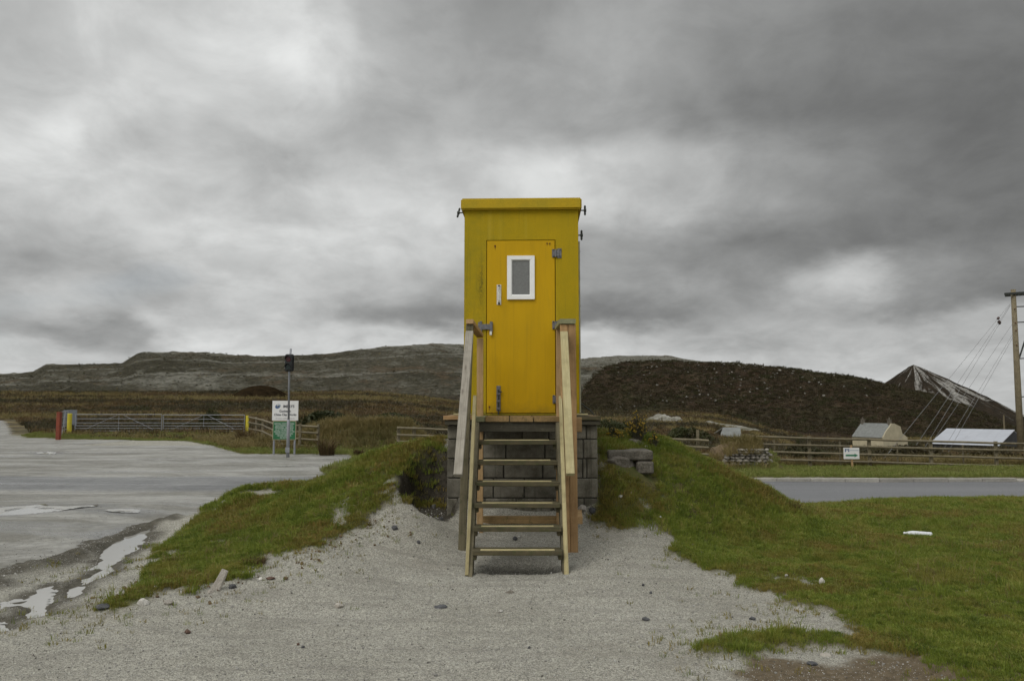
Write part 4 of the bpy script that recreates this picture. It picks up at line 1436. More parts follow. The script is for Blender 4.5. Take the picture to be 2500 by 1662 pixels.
clamp(.712, .05, 2.44, 1)
clamp(-.712, .12, 2.44, -1, .25)
clamp(.672, .10, 2.15, 1)
m_ = MB()
m_.box((HW - .002, .02, .03), (HW + .020, 1.75, 2.06), .004)
sp_ = m_.build('side_panel', M['side_panel'], hut)
for z_ in (.3, 1.3, 1.62, 1.95):
    MB().tube([(HW + .018, .10, z_), (HW + .026, .10, z_)], .010, 6).build('panel_screw', M['iron'], sp_)

# ------------------------------------------------------------------ block plinth
PY = 9.40
PX0, PX1 = at(1091, 1100, PY).x, at(1460, 1100, PY).x
PZT = 1.355
plinth = empty('block_plinth', ((PX0 + PX1) / 2, PY, 0.0), 'mossy grey concrete block plinth under the yellow hut', 'plinth')
MB().box((PX0 + .018, PY + .018, -.25), (PX1 - .012, PY + 2.2, PZT - .004)).build('mortar', M['mortar'], plinth)
joints = [PZT, 1.188, .963, .738, .508, .283, .058, -.17]
xj_top = {0: [1182, 1275, 1340, 1432], 1: [1140, 1235, 1330, 1424], 2: [1110, 1230, 1325, 1422, 1432], 3: [1150, 1205, 1280, 1372], 4: [1118, 1185, 1260, 1350, 1425], 5: [1160, 1250, 1340], 6: [1200, 1290, 1380]}
for i in range(7):
    zt_, zb_ = joints[i], joints[i + 1]
    xsj = [PX0] + [at(u, 1100, PY).x for u in xj_top[i]] + [PX1]
    for a, b in zip(xsj[:-1], xsj[1:]):
        j = random.uniform(-.004, .006)
        MB().box((a + .0065, PY + j, zb_ + .0065), (b - .0065, PY + .1, zt_ - .0065), .007).build('concrete_block', M['block'], plinth)
    for sx_, xx in ((-1, PX0), (1, PX1)):
        yj = [PY + .105] + [PY + .44 * k + (.22 if i % 2 else .33) for k in range(0, 5)] + [PY + 2.2]
        for a, b in zip(yj[:-1], yj[1:]):
            lo, hi = (xx - .002, xx + .09) if sx_ < 0 else (xx - .09, xx + .002)
            MB().box((lo, a + .005, zb_ + .005), (hi, b - .005, zt_ - .005), .006).build('concrete_block', M['block'], plinth)

# ------------------------------------------------------------------ timber stair and landing
DY = 8.45
ZD = at(1250, 1017, DY).z
stair = empty('timber_stair', (at(1270, 1017, DY).x, 8.2, 0), 'steep timber stair with handrails and landing up to the hut door', 'stair')


def B(name, mat, p0, p1, w_, h_, parent=stair, **k):
    return MB().beam(p0, p1, w_, h_, **k).build(name, M[mat] if isinstance(mat, str) else mat, parent)


def X(u, Y, v=1050):
    return at(u, v, Y).x


# cap boards round the plinth head
def tb(v_, name='deck_plank'):
    pass


zc0 = ZD - .024
B('cap_board', 'orange', (X(1082, 9.3), 9.345, zc0), (X(1158, 9.3), 9.345, zc0), .10, .046)
B('cap_board', 'tread', (X(1372, 9.3), 9.345, zc0 - .004), (X(1467, 9.3), 9.345, zc0 - .004), .10, .046)
B('cap_board', 'beam_dark', (PX0 - .02, 9.36, PZT + .027), (PX1 + .02, 9.36, PZT + .027), .09, .05)
for sx_, xx in ((-1, PX0 + .04), (1, PX1 - .04)):
    B('cap_board', 'tread', (xx, 9.42, PZT + .027), (xx, 11.5, PZT + .027), .12, .05)
    B('cap_board', 'deck', (xx, 9.42, zc0), (xx, 11.5, zc0), .14, .046)
B('cap_board', 'beam_dark', (PX0 + .1, 9.42 + .9, PZT + .06), (PX1 - .1, 9.42 + .9, PZT + .06), 1.9, .10)
# loose pale battens poking out on both sides of the hut foot
B('batten', 'pale', (X(1107, 9.3), 9.33, ZD + .016), (X(1150, 9.3), 9.33, ZD + .016), .05, .018)
B('batten', 'pale', (X(1405, 9.3), 9.33, ZD + .016), (X(1436, 9.3), 9.33, ZD + .016), .05, .018)
# landing boards
for a, b, mt in ((1151, 1183.5, 'green_end'), (1184.5, 1243, 'deck'), (1244.5, 1302, 'deck'), (1303.5, 1366, 'deck'), (1367.5, 1402, 'tan')):
    xa, xb = X(a, DY), X(b, DY)
    B('deck_plank', mt, ((xa + xb) / 2, DY + random.uniform(-.008, .004), ZD - .026), ((xa + xb) / 2, 9.285, ZD - .026), xb - xa - .004, .052)
B('beam', 'beam_dark', (X(1160, DY), DY + .05, ZD - .107), (X(1372, DY), DY + .05, ZD - .107), .045, .105)
B('beam', 'tan', (X(1402, 8.6), 8.60, ZD - .085), (X(1420, 8.6), 8.60, ZD - .085), .06, .155)
for u in (1168, 1362):
    B('joist', 'beam_dark', (X(u, DY), DY + .08, ZD - .105), (X(u, DY), 9.33, ZD - .105), .045, .10)

# posts
lp_b = at(1126, 1372, 8.36)
lp_t = at(1147, 793, 8.36)
B('post', 'post_old', lp_b - Vector((0, 0, .12)), lp_t, .078, .075, up=(0, 1, 0))
B('post', 'tan', (X(1171.5, 8.95, 1322), 8.95, .0), (X(1171.5, 8.95, 1000), 8.97, at(1171, 826, 8.97).z), .071, .075, up=(0, 1, 0))
for a, b, mt in ((1367, 1386, 'orange'), (1386.7, 1405, 'orange')):
    pt = at((a + b) / 2, 793, 8.36)
    pb = at((a + b) / 2 + 6, 1378, 8.36)
    B('post', mt, pb - Vector((0, 0, .12)), pt, .079, .078, up=(0, 1, 0))
B('post', 'tan', (X(1366, 9.1, 1300), 9.12, .1), (X(1366, 9.1, 900), 9.12, at(1366, 800, 9.1).z), .071, .075, up=(0, 1, 0))
# level top rails
rn, rf = at(1146.5, 784.5, 8.30), at(1172, 819, 9.06)
B('top_rail', 'tan', rn, rf, .078, .046)
rn, rf = at(1386, 784, 8.30), at(1372, 800, 9.25)
B('top_rail', 'green_end', rn, rf, .168, .05)
# raking handrails
B('handrail', 'rail_grey', at(1146.5, 811, 8.285), at(1118, 1160, 7.27), .080, .045)
B('handrail', 'pale', at(1377, 812, 8.285), at(1392.5, 1158, 7.27), .078, .045)
# stringers and the new timbers nailed along them
sl_t, sl_b = Vector((X(1166, DY - .02), DY - .03, ZD - .10)), Vector((X(1148.5, 7.52, 1390), 7.53, -.06))
sr_t, sr_b = Vector((X(1361, DY - .02), DY - .03, ZD - .10)), Vector((X(1379, 7.52, 1390), 7.53, -.06))
B('stringer', 'post_old', sl_t, sl_b, .042, .17)
B('stringer', 'post_old', sr_t, sr_b, .042, .17)
B('side_batten', 'batten', at(1159.5, 968, 8.36), at(1140, 1394, 7.50) - Vector((0, 0, .04)), .036, .055, w1=.034)
B('side_batten', 'batten', at(1368, 969, 8.36), at(1383, 1394, 7.50) - Vector((0, 0, .04)), .034, .055, w1=.042)
# treads with their pale grip strips
VT = [1072.6, 1121.7, 1173, 1226, 1283, 1341]
YT = [8.28, 8.125, 7.97, 7.815, 7.66, 7.505]
for k in range(6):
    f_ = k / 5
    ua, ub = 1166 - 12.5 * f_, 1360 + 13.0 * f_
    z_ = at(1250, VT[k], YT[k]).z
    xa, xb = X(ua, YT[k], VT[k]), X(ub, YT[k], VT[k])
    tr = B('tread', 'tread', (xa, YT[k] + .09, z_ - .026 - .006), (xb, YT[k] + .09, z_ - .026 - .006 + random.uniform(-.003, .003)), .19, .044)
    B('grip_strip', 'pale', (X(1182 - 9 * f_, YT[k], VT[k]), YT[k] + .022, z_ - .006), (X(1341 + 13 * f_, YT[k], VT[k]), YT[k] + .022, z_ - .006), .028, .010, parent=tr, ch=.002)
    for x_, s_ in ((xa + .02, 1), (xb - .02, -1)):
        MB().box((x_ - .016, YT[k] + .03, z_ - .10), (x_ + .016, YT[k] + .16, z_ - .056), .003).build('tread_cleat', M['tread'], tr)
# low bracing boards
B('brace', 'deck', (X(1178, 9.1, 1268), 9.14, at(1250, 1268, 9.14).z), (X(1369, 9.1, 1268), 9.14, at(1250, 1268, 9.14).z), .045, .085)
B('brace', 'tan', at(1415.5, 1270, 8.72), Vector((X(1414, 9.38, 1262), 9.38, at(1415, 1270, 8.72).z)), .06, .075)
# nail heads
for u, v, Y in ((1143, 822, 8.25), (1149, 822, 8.25), (1373, 822, 8.25), (1380, 822, 8.25), (1405.6, 833, 8.33), (1406.8, 962, 8.33)):
    p = at(u, v, Y)
    MB().box(p - Vector((.004, .004, .004)), p + Vector((.004, .004, .004))).build('nail_head', M['iron'], stair)

# bent rods beside the hut
m_ = MB()
m_.tube([at(1410, 978, 9.9), at(1421, 986, 9.85), at(1444, 1004, 9.75), at(1450, 1013, 9.72), at(1451, 1018, 9.72)], .008, 7)
thing('metal_rod', m_, M['iron'], 'bent thin metal rod leaning between the hut side and platform edge', 'rod')
m_ = MB()
m_.tube([at(1412, 996, 9.8), at(1420, 1004, 9.7), at(1427, 1010, 9.62), at(1430, 1019, 9.6)], .007, 7)
thing('metal_rod', m_, M['iron'], 'shorter dark metal rod tight against the hut foot, right side', 'rod')

# ------------------------------------------------------------------ masonry and stones on the banks
def gz(x, y):
    return float(H(np.array([x]), np.array([y]))[0])


def hit(u, v, y0=4.2, y1=40.0):
    """first point of the terrain seen at a photograph pixel"""
    Y = np.linspace(y0, y1, 3000)
    p0, p1 = at(u, v, y0), at(u, v, y1)
    t = (Y - y0) / (y1 - y0)
    xx = p0.x + (p1.x - p0.x) * t
    zz = p0.z + (p1.z - p0.z) * t
    hh = H(xx, Y)
    i = np.nonzero(hh >= zz)[0]
    if len(i) == 0:
        return None
    i = i[0]
    return Vector((xx[i], Y[i], hh[i]))


p = at(1537, 1110, 9.95)
m_ = MB().box(p - Vector((.285, .10, .062)), p + Vector((.275, .45, .058)), .016)
thing('concrete_lintel', m_, M['lintel'], 'long grey concrete lintel bedded in the right bank beside the plinth', 'lintel')
p = at(1573, 1139, 9.93)
m_ = MB().box(p - Vector((.105, .08, .085)), p + Vector((.105, .40, .072)), .02)
thing('stone_block', m_, M['lintel'], 'squared stone block under the right end of the concrete lintel', 'block')
p = at(1508, 1134, 9.85)
thing('rock', MB().rock(p + Vector((0, .06, 0)), (.50, .42, .22), 4, 3, rot=.2), M['granite'], 'rough flat granite rock jutting below the left end of the lintel', 'rock')
p = hit(1547, 1086) or at(1547, 1084, 10.6)
thing('rock', MB().rock(p + Vector((0, .05, .02)), (.30, .3, .12), 7, 3), M['granite'], 'grey rounded rock lying in grass above the lintel', 'rock')


def stone(u, v, wpx, hpx, mat, label, seed, dep=1.0, name='stone', rot=0.0, lift=.25):
    p = hit(u, v)
    if p is None:
        return
    s_ = p.y / FPX
    sz = (wpx * s_ * 1.05, wpx * s_ * .95 * dep, hpx * s_ * 1.3)
    thing(name, MB().rock(p + Vector((0, 0, sz[2] * lift)), sz, seed, 2, rot=rot), M[mat], label, 'stone')


stone(1575, 1092, 12, 6, 'white_stone', 'white stone at the grassy lip just above the lintel end', 20)
stone(1612, 1098, 8, 5, 'white_stone', 'small white stone on the right bank beyond the lintel', 21)
# a standing slab leaning at the turf edge
p = hit(528, 1438)
m_ = MB()
d_ = Vector((.42, .12, 1)).normalized()
sdv = Vector((1, 0, -.4)).normalized()
m_.beam(p - d_ * .04, p + d_ * .165, .085, .035, up=(0, -1, .3), ch=.012, w1=.055, h1=.025)
thing('stone_slab', m_, M['pink_stone'], 'buff stone slab leaning upright at the foot of the left bank', 'stone')
stone(514, 1448, 16, 9, 'pink_stone', 'buff stone at the foot of the leaning slab', 23)
stone(568, 1436, 17, 12, 'dark_stone', 'dark blue grey stone just right of the leaning slab', 24)
stone(350, 1476, 30, 17, 'white_stone', 'large white stone at the bottom corner of the left turf', 25, rot=.4)
stone(252, 1486, 34, 13, 'dark_stone', 'grey pointed stone left of the large white stone', 26)
stone(412, 1474, 24, 11, 'pink_stone', 'buff stone right of the large white stone at the turf edge', 27)
stone(380, 1435, 12, 6, 'white_stone', 'pale stone in the thin grass above the large white stone', 28)
stone(964, 1292, 18, 11, 'dark_stone', 'black stone on the gravel slope left of the stair', 29)
stone(1022, 1326, 9, 8, 'dark_stone', 'small black stone below the undercut hollow', 30)
stone(636, 1416, 14, 8, 'white_stone', 'white stone in the tangle of roots at the gravel edge', 31)
stone(660, 1414, 24, 6, 'red_stone', 'flat rust brown stone among turf scraps at the gravel edge', 32)
stone(698, 1414, 14, 8, 'turf_clod', 'orange brown clod on the gravel left of the stair', 33)
stone(827, 1483, 22, 14, 'pink_stone', 'sandy buff stone half sunk in the gravel, left of centre', 34)
stone(458, 1546, 15, 11, 'red_stone', 'rusty red stone alone on the lower left gravel', 35)
stone(1075, 1482, 34, 9, 'dark_stone', 'flat dark grey slate flake in the middle of the gravel', 36, rot=.5, lift=.1)
stone(1245, 1446, 26, 8, 'granite', 'flat grey stone in the gravel in front of the stair foot', 37, lift=.1)
stone(1222, 1494, 13, 7, 'white_stone', 'cream stone in the gravel below the flat grey stone', 38)
stone(1576, 1514, 20, 8, 'dark_stone', 'dark angular stone on the gravel right of centre', 39)
stone(1292, 1582, 8, 6, 'dark_stone', 'small blue grey stone on the gravel near the bottom edge', 40)
stone(2007, 1427, 14, 16, 'white_stone', 'upright pale stone in the grass at the gravel edge', 41)
stone(1918, 1408, 12, 7, 'white_stone', 'pale stone in grass left of the upright pale stone', 42)
stone(2446, 1326, 14, 9, 'white_stone', 'white scrap lying in the grass at far right', 43)
stone(2360, 1444, 7, 5, 'white_stone', 'tiny white scrap in grass at lower right', 44)
stone(1836, 1512, 18, 8, 'dark_stone', 'dark slate at the edge of the green spur of grass', 45)
stone(1712, 1350, 11, 6, 'granite', 'grey stone in grass at the gravel edge right of the stair', 46)
stone(1755, 1346, 7, 5, 'white_stone', 'small white stone in grass right of the stair', 47)
stone(1692, 1331, 10, 5, 'granite', 'flat grey stone at the tip of the gravel on the right bank foot', 48)
stone(1570, 1430, 8, 6, 'dark_stone', 'small black clod on the gravel right of the stair, upper of two', 49)
stone(1589, 1448, 8, 6, 'dark_stone', 'small black clod on the gravel right of the stair, lower of two', 50)
stone(2015, 1600, 26, 9, 'pink_stone', 'pale flat stone in the bare brown soil at lower right', 51, lift=.05)
stone(1985, 1622, 30, 10, 'dark_stone', 'dark slate in the bare brown soil at lower right', 52, lift=.1)
stone(1258, 1318, 13, 9, 'dark_stone', 'dark clod on the gravel beneath the stair', 53)
stone(740, 1582, 9, 7, 'dark_stone', 'dark pebble pair member at lower left, right hand one', 54)
stone(728, 1574, 8, 6, 'red_stone', 'rusty pebble at lower left beside a dark pebble', 55)
stone(1420, 1246, 28, 13, 'pink_stone', 'pinkish rubble stone against the plinth foot on the right', 56)
stone(1446, 1252, 18, 14, 'dark_stone', 'dark rubble stone at the right foot of the plinth', 57)
stone(1060, 1240, 12, 10, 'dark_stone', 'dark stone at the bottom of the undercut hollow', 58)
stone(1078, 1268, 10, 8, 'dark_stone', 'dark stone left of the old stair post', 59)
stone(1515, 1215, 10, 7, 'white_stone', 'pale stone showing in the right bank below the rough rock', 60)
stone(1540, 1205, 8, 6, 'white_stone', 'small pale stone on the right bank, right of the other', 61)
stone(1612, 1265, 9, 6, 'white_stone', 'pale stone low on the right bank turf', 62)

# discarded clear plastic bottle on the grass
p0, p1 = hit(2208, 1308), hit(2276, 1312)
ax = (p1 - p0)
m_ = MB()
up_ = Vector((0, 0, .032))
m_.tube([p0 + up_ + ax * t for t in (0, .05, .06, .16, .30, .52, .54, .56, .78, .80, .82, .97, 1.0)], [.012, .012, .015, .026, .035, .035, .031, .035, .035, .031, .035, .034, .022], 12)
bt = thing('plastic_bottle', m_, M['plastic'], 'discarded clear plastic bottle lying on the grass at right', 'bottle', smooth=True)
m_ = MB()
m_.tube([p0 + up_ - ax * .035 - bt.location, p0 + up_ + ax * .02 - bt.location], .0145, 10)
m_.build('cap', M['white_pvc'], bt)

# ------------------------------------------------------------------ fences
def rail_run(root, pts, r=.036, name='rail', mat='fence'):
    m_ = MB()
    m_.tube(pts, r, 7)
    return m_.build(name, M[mat], root)


def post_at(root, u, vtop, Y, w_=.09, name='post', mat='fence', depth=.15):
    t = at(u, vtop, Y)
    z0 = gz(t.x, Y) - depth
    return MB().beam((t.x, Y, z0), (t.x, Y, t.z), w_, w_, up=(0, 1, 0), ch=.012).build(name, M[mat], root)


def jrail(u0, v0, u1, v1, Y0, Y1=None, n=6, dx=0.0):
    Y1 = Y1 or Y0
    return [at(u0 + (u1 - u0) * t, v0 + (v1 - v0) * t, Y0 + (Y1 - Y0) * t) + Vector((0, 0, random.uniform(-.008, .008))) for t in np.linspace(0, 1, n)]


fe = empty('rail_fence', (at(1975, 1142, 27).x, 27, gz(at(1975, 1142, 27).x, 27)), 'weathered four rail timber fence along the road verge at right', 'fence')
FY = 27.0
PST = [1975, 2121, 2271, 2430, 2590]
for (v0, v1, us) in ((1065, 1083, 1830), (1083.5, 1100, 1856), (1101.5, 1119, 1868), (1119.5, 1138, 1872)):
    cuts = [us] + PST[1::2] + [2640]
    vv = lambda u: v0 + (v1 - v0) * (u - 1830) / (2500 - 1830)
    for a, b in zip(cuts[:-1], cuts[1:]):
        rail_run(fe, jrail(a, vv(a), b, vv(b), FY - .07), .037)
for u in PST:
    post_at(fe, u, 1060 + (u - 1830) * .028, FY + .03, .10)
post_at(fe, 1827, 1059, FY + .05, .10)
for u in (1890, 2050, 2190, 2350, 2500):
    post_at(fe, u, 1072 + (u - 1830) * .026, FY + .25, .05)

fe = empty('rail_fence', (at(1700, 1110, 24.5).x, 24.5, gz(at(1700, 1110, 24.5).x, 24.5)), 'short length of rail fence showing above the right bank, left of the stone hedge', 'fence')
for v0, v1, u0 in ((1070, 1075, 1590), (1088, 1092, 1640), (1107, 1110, 1680)):
    rail_run(fe, jrail(u0, v0, 1730, v1, 24.4), .040)
post_at(fe, 1703, 1049, 24.55, .085)
post_at(fe, 1560, 1062, 24.55, .085)

fe = empty('rail_fence', (at(1000, 1090, 26).x, 26, gz(at(1000, 1090, 26).x, 26)), 'short length of rail fence ending left of the plinth behind the bank', 'fence')
for v0, v1 in ((1043.5, 1050), (1061, 1067), (1077.5, 1084)):
    rail_run(fe, jrail(969, v0, 1130, v1, 25.9), .037)
for u, vt_ in ((973, 1041), (1011, 1041), (1120, 1046)):
    post_at(fe, u, vt_, 26.03, .10)
br = MB().beam(at(1003, 1088, 26.2), at(1012, 1055, 26.2), .05, .05).build('brace', M['fence'], fe)

fe = empty('rail_fence', (at(700, 1095, 32).x, 32, gz(at(700, 1095, 32).x, 32)), 'timber rail fence curving round behind the works sign', 'fence')
for k, (va, vb, vc, vd) in enumerate(((1017.5, 1025, 1034, 1041.5), (1030.5, 1037, 1050, 1057), (1046, 1052, 1066, 1074), (1062, 1070, 1082, 1090))):
    P3 = [at(607, va, 46), at(640, vb, 39.5), at(668, vc, 33.5), at(690, vc + 2, 32.2), at(777, vd, 32)]
    rail_run(fe, P3, .040)
for u, vt_, Y in ((777, 1035, 32.1), (733, 1034, 32.1), (683, 1030, 32.6), (642, 1021, 39.7), (626, 1017, 42.5)):
    post_at(fe, u, vt_, Y, .10)

# line of thin posts out on the moor
for i, (u, vt_, vb_, Y, lean) in enumerate(((845, 1024, 1047, 44, 6), (860, 1025, 1047, 44, 4), (870, 1022, 1048, 44, 0), (882, 1040, 1050, 43, 0), (899, 1042, 1054, 43, 0), (914, 1044, 1056, 43, 0), (926, 1041, 1054, 43, 0), (932, 1043, 1056, 43, 0), (945, 1044, 1056, 43, 0))):
    b_ = at(u - lean, vb_ + 6, Y)
    b_.z = min(b_.z, gz(b_.x, b_.y)) - .1
    pb = MB().beam(b_, at(u, vt_, Y), .07, .07, up=(0, 1, 0))
    words = ['leftmost leaning', 'second leaning', 'third, tallest upright', 'fourth', 'fifth', 'sixth', 'seventh', 'eighth', 'rightmost']
    thing('moor_post', pb, M['fence'], words[i] + ' thin grey post in the row on the moor left of the hut', 'post', 'thin posts on the moor')

# ------------------------------------------------------------------ gates at the works entrance
def gate(name, a, b, zb, ht, label, hand=1, nb=7, hb=.5):
    a, b = Vector(a), Vector(b)
    g_ = empty(name, (a.x, a.y, zb), label, 'gate', 'galvanised gates at the works entrance')
    d = (b - a)
    d.z = 0
    zs = [ht * q for q in (0.0, .13, .26, .40, .55, .77, 1.0)]
    for k, z_ in enumerate(zs):
        MB().tube([(a.x, a.y, zb + z_), (b.x, b.y, zb + z_)], .018 if k in (0, 6) else .0125, 6).build('bar', M['galv'], g_)
    for t in (0.0, 1.0):
        q = a + d * t
        MB().tube([(q.x, q.y, zb - .03), (q.x, q.y, zb + ht + .01)], .022, 8).build('stile', M['galv'], g_)
    q = a + d * .5
    MB().tube([(q.x, q.y + .03, zb), (q.x, q.y + .03, zb + ht)], .013, 6).build('upright', M['galv'], g_)
    for t0, t1 in ((0.02, .48), (.98, .55)):
        q0, q1 = a + d * t0, a + d * t1
        MB().tube([(q0.x, q0.y + .03, zb + .03), (q1.x, q1.y + .03, zb + ht - .04)], .011, 6).build('brace', M['galv'], g_)
    return g_


za = at(250, 1057, 50).z
zg = gz(at(250, 1057, 50).x, 50)
gate('field_gate', at(183, 1057, 50), at(394, 1057, 50), za, 1.16, 'closed galvanised tube gate, left leaf of the pair by the yellow post')
gate('field_gate', at(398, 1058, 50), at(596, 1056, 49.2), za, 1.14, 'closed galvanised tube gate, right leaf of the pair towards the rail fence')
gate('field_gate', at(164, 1060, 48), at(149, 1068, 43.4), at(156, 1066, 45).z, 1.42, 'galvanised gate swung open edge on between the red and yellow posts')


def round_post(name, u, v0, v1, Y, wpx, mat, label, square=True):
    b_ = at(u, v1, Y)
    z0 = min(b_.z, gz(b_.x, Y)) - .15
    t = at(u, v0, Y)
    w_ = wpx * Y / FPX
    m_ = MB()
    if square:
        m_.beam((b_.x, Y, z0), (b_.x, Y, t.z), w_, w_, up=(0, 1, 0), ch=.02)
    else:
        m_.tube([(b_.x, Y, z0), (b_.x, Y, t.z - .02), (b_.x, Y, t.z)], [w_ / 2, w_ / 2, w_ / 2 * .8], 14)
    return thing(name, m_, M[mat], label, 'post')


round_post('gate_post', 142.5, 1005, 1069, 42, 9.5, 'red_paint', 'thick red gate post at the left of the works entrance')
round_post('gate_post', 168.5, 1009, 1064, 45.6, 10.5, 'yellow_paint', 'thick yellow gate post standing just right of the red post', False)
round_post('gate_post', 603.5, 1014, 1052, 47, 6.5, 'yellow_paint', 'slim yellow post where the gates meet the rail fence')
round_post('gate_post', 396, 1013, 1060, 50.2, 3.6, 'fence', 'grey timber clap post between the two closed gates')
p = at(170, 1018, 56)
m_ = MB().box((p.x - .45, 56, gz(p.x, 56) - .1), (p.x + .5, 56.06, p.z + .5), .01)
thing('grey_hoarding', m_, M['grey_sheet'], 'grey sheet metal hoarding standing behind the yellow gate post', 'hoarding')
m_ = MB().beam(at(160, 1071, 43.2), at(199, 1063, 44.6), .16, .14)
thing('timber_baulk', m_, M['fence'], 'weathered timber baulk lying on the ground below the yellow post', 'timber')

# ------------------------------------------------------------------ works sign and traffic light
def text_mesh(root, s_, size, cx, y_, cz, mat, name='lettering', align='CENTER', xs_=1.0, bold=0.0):
    cu = bpy.data.curves.new('txt', 'FONT')
    cu.body = s_
    cu.size = size
    cu.align_x = align
    cu.align_y = 'CENTER'
    cu.extrude = .002
    cu.offset = bold
    cu.space_line = 1.0
    cu.resolution_u = 3
    t = bpy.data.objects.new('txt', cu)
    COL.objects.link(t)
    dg = bpy.context.evaluated_depsgraph_get()
    me = bpy.data.meshes.new_from_object(t.evaluated_get(dg))
    bpy.data.objects.remove(t, do_unlink=True)
    n = len(me.vertices)
    co = np.empty(n * 3, dtype=np.float32)
    me.vertices.foreach_get('co', co)
    co = co.reshape(-1, 3)
    out = np.stack([cx + co[:, 0] * xs_, y_ - co[:, 2], cz + co[:, 1]], -1)
    me.vertices.foreach_set('co', out.astype(np.float32).ravel())
    me.materials.clear()
    me.materials.append(M[mat])
    me.update()
    o = bpy.data.objects.new(name, me)
    COL.objects.link(o)
    o.parent = root
    return o


SY = 29.5
sc_ = SY / FPX
c0 = at(696, 1002, SY)
sg = empty('works_sign', (c0.x, SY, gz(c0.x, SY)), 'white and green works entrance sign board behind the traffic light pole', 'sign', local=True)
gz0 = gz(c0.x, SY)
zof = lambda v: at(696, v, SY).z - gz0
xof = lambda u: at(u, 1030, SY).x - c0.x
bd = MB().box((xof(664.5), -.02, zof(1026)), (xof(728), .0, zof(978)), .003).build('white_board', M['sign_white'], sg)
gb = MB().box((xof(666.5), -.018, zof(1073.5)), (xof(723.5), .004, zof(1027)), .003).build('board_frame', M['sign_edge'], sg)
gp_ = MB().box((xof(668), -.024, zof(1072)), (xof(722), -.0185, zof(1028.5)), .001).build('green_board', M['sign_green'], sg)
for u in (669.5, 720):
    MB().tube([(xof(u), .035, -.3), (xof(u), .035, zof(980))], .038, 8).build('post', M['galv'], sg)
fy = -.0215
text_mesh(bd, 'IMERYS', .135, xof(704.5), fy, zof(992), 'ink', xs_=.98, bold=.004)
text_mesh(bd, 'Gunheath', .115, xof(696), fy, zof(1003.5), 'ink', xs_=.95, bold=.003)
text_mesh(bd, 'China Clay Works', .115, xof(696.5), fy, zof(1012), 'ink', xs_=.95, bold=.003)
text_mesh(bd, 'No entry to unauthorised persons', .05, xof(696.5), fy, zof(1021), 'ink')
m_ = MB()
for (cx_, cz_, rx, rz, ang, mt) in ((0, 0, 1, 1, 0, 0),):
    pass
cxl, czl = xof(678), zof(991.5)


def ell(cx_, cz_, rx, rz, ang, y_, n=20):
    pts = []
    for k in range(n):
        t = 2 * math.pi * k / n
        a, b = rx * math.cos(t), rz * math.sin(t)
        pts.append((cx_ + a * math.cos(ang) - b * math.sin(ang), y_, cz_ + a * math.sin(ang) + b * math.cos(ang)))
    return pts


for rx, rz, ang, dx_, dz_, y_, mt in ((.105, .075, .55, 0, 0, -.0225, 'logo_blue'), (.062, .05, .6, .022, .03, -.0245, 'sign_white'), (.055, .035, .6, .035, .015, -.0265, 'logo_grey'), (.026, .028, 0, .006, .012, -.0285, 'ink'), (.02, .009, .6, .035, .085, -.0245, 'logo_blue')):
    m_ = MB().prism(ell(cxl + dx_, czl + dz_, rx, rz, ang, y_), (0, .002, 0))
    m_.build('emblem', M[mt], bd)
lines = ['VISITORS, CONTRACTORS,', 'NON RESIDENT IMERYS', 'PERSONNEL, MUST SIGN', 'IN AT THE REPORTING', 'CENTRE LOCATED AT THE', 'SAFETY INFORMATION', 'CENTRE OPPOSITE', 'NO ENTRY']
for i, s_ in enumerate(lines):
    text_mesh(gp_, s_, .062, xof(695), -.0255, zof(1034 + i * 4.85), 'ink_white', bold=.001)

TY = 28.2
tb_ = at(703, 1097, TY)
tg = gz(tb_.x, TY)
tl = empty('traffic_light', (tb_.x, TY, tg), 'unlit two lens traffic light on a grey pole in front of the works sign', 'traffic light', local=True)
zt_ = lambda v: at(703, v, TY).z - tg
xt_ = lambda u: at(u, 990, TY).x - tb_.x
MB().tube([(0, 0, -.3), (0, 0, zt_(1026)), (0, 0, zt_(1024))], [.058, .058, .04], 12).build('pole_base', M['galv'], tl, smooth=True)
MB().tube([(0, 0, zt_(1024)), (xt_(704.5), 0, zt_(907)), (xt_(707), 0, zt_(851))], .036, 12).build('pole', M['galv'], tl, smooth=True)
MB().box((-.075, -.062, .18), (.075, -.056, .36), .004).build('access_cover', M['galv'], tl)
hx0, hx1, hz0, hz1 = xt_(694.5), xt_(716.5), zt_(907), zt_(864.5)
# rounded backing board
pts = []
rc = .07
for cx_, cz_, a0 in ((hx1 - rc, hz1 - rc, 0), (hx0 + rc, hz1 - rc, 90), (hx0 + rc, hz0 + rc, 180), (hx1 - rc, hz0 + rc, 270)):
    for k in range(6):
        a = R(a0 + k * 18)
        pts.append((cx_ + rc * math.cos(a), -.06, cz_ + rc * math.sin(a)))
MB().prism(pts, (0, .015, 0)).build('backing_board', M['black'], tl)
cxm = (hx0 + hx1) / 2
hd = MB().box((cxm - .125, -.20, hz0 + .03), (cxm + .125, -.062, hz1 - .03), .02).build('signal_head', M['black'], tl)
for zc_, mt in ((hz1 - .175, 'lens_red'), (hz0 + .165, 'lens_green')):
    ln = MB().tube([(cxm, -.201, zc_), (cxm, -.212, zc_)], [.098, .08], 20).build('lens', M[mt], hd)
    m_ = MB()
    vs_, fs_ = [], []
    nn_ = 16
    for k in range(nn_ + 1):
        a = R(-10 + 200 * k / nn_)
        for r_, y_ in ((.105, -.201), (.105, -.34), (.112, -.34), (.112, -.201)):
            zz_ = zc_ + r_ * math.sin(a)
            vs_.append((cxm + r_ * math.cos(a), y_ if y_ > -.3 else -.34 + .06 * (1 - math.sin(a)), zz_))
    for k in range(nn_):
        for q in range(3):
            fs_.append((k * 4 + q, k * 4 + q + 1, k * 4 + 5 + q, k * 4 + 4 + q))
    m_.add(vs_, fs_)
    m_.build('hood', M['black'], ln)
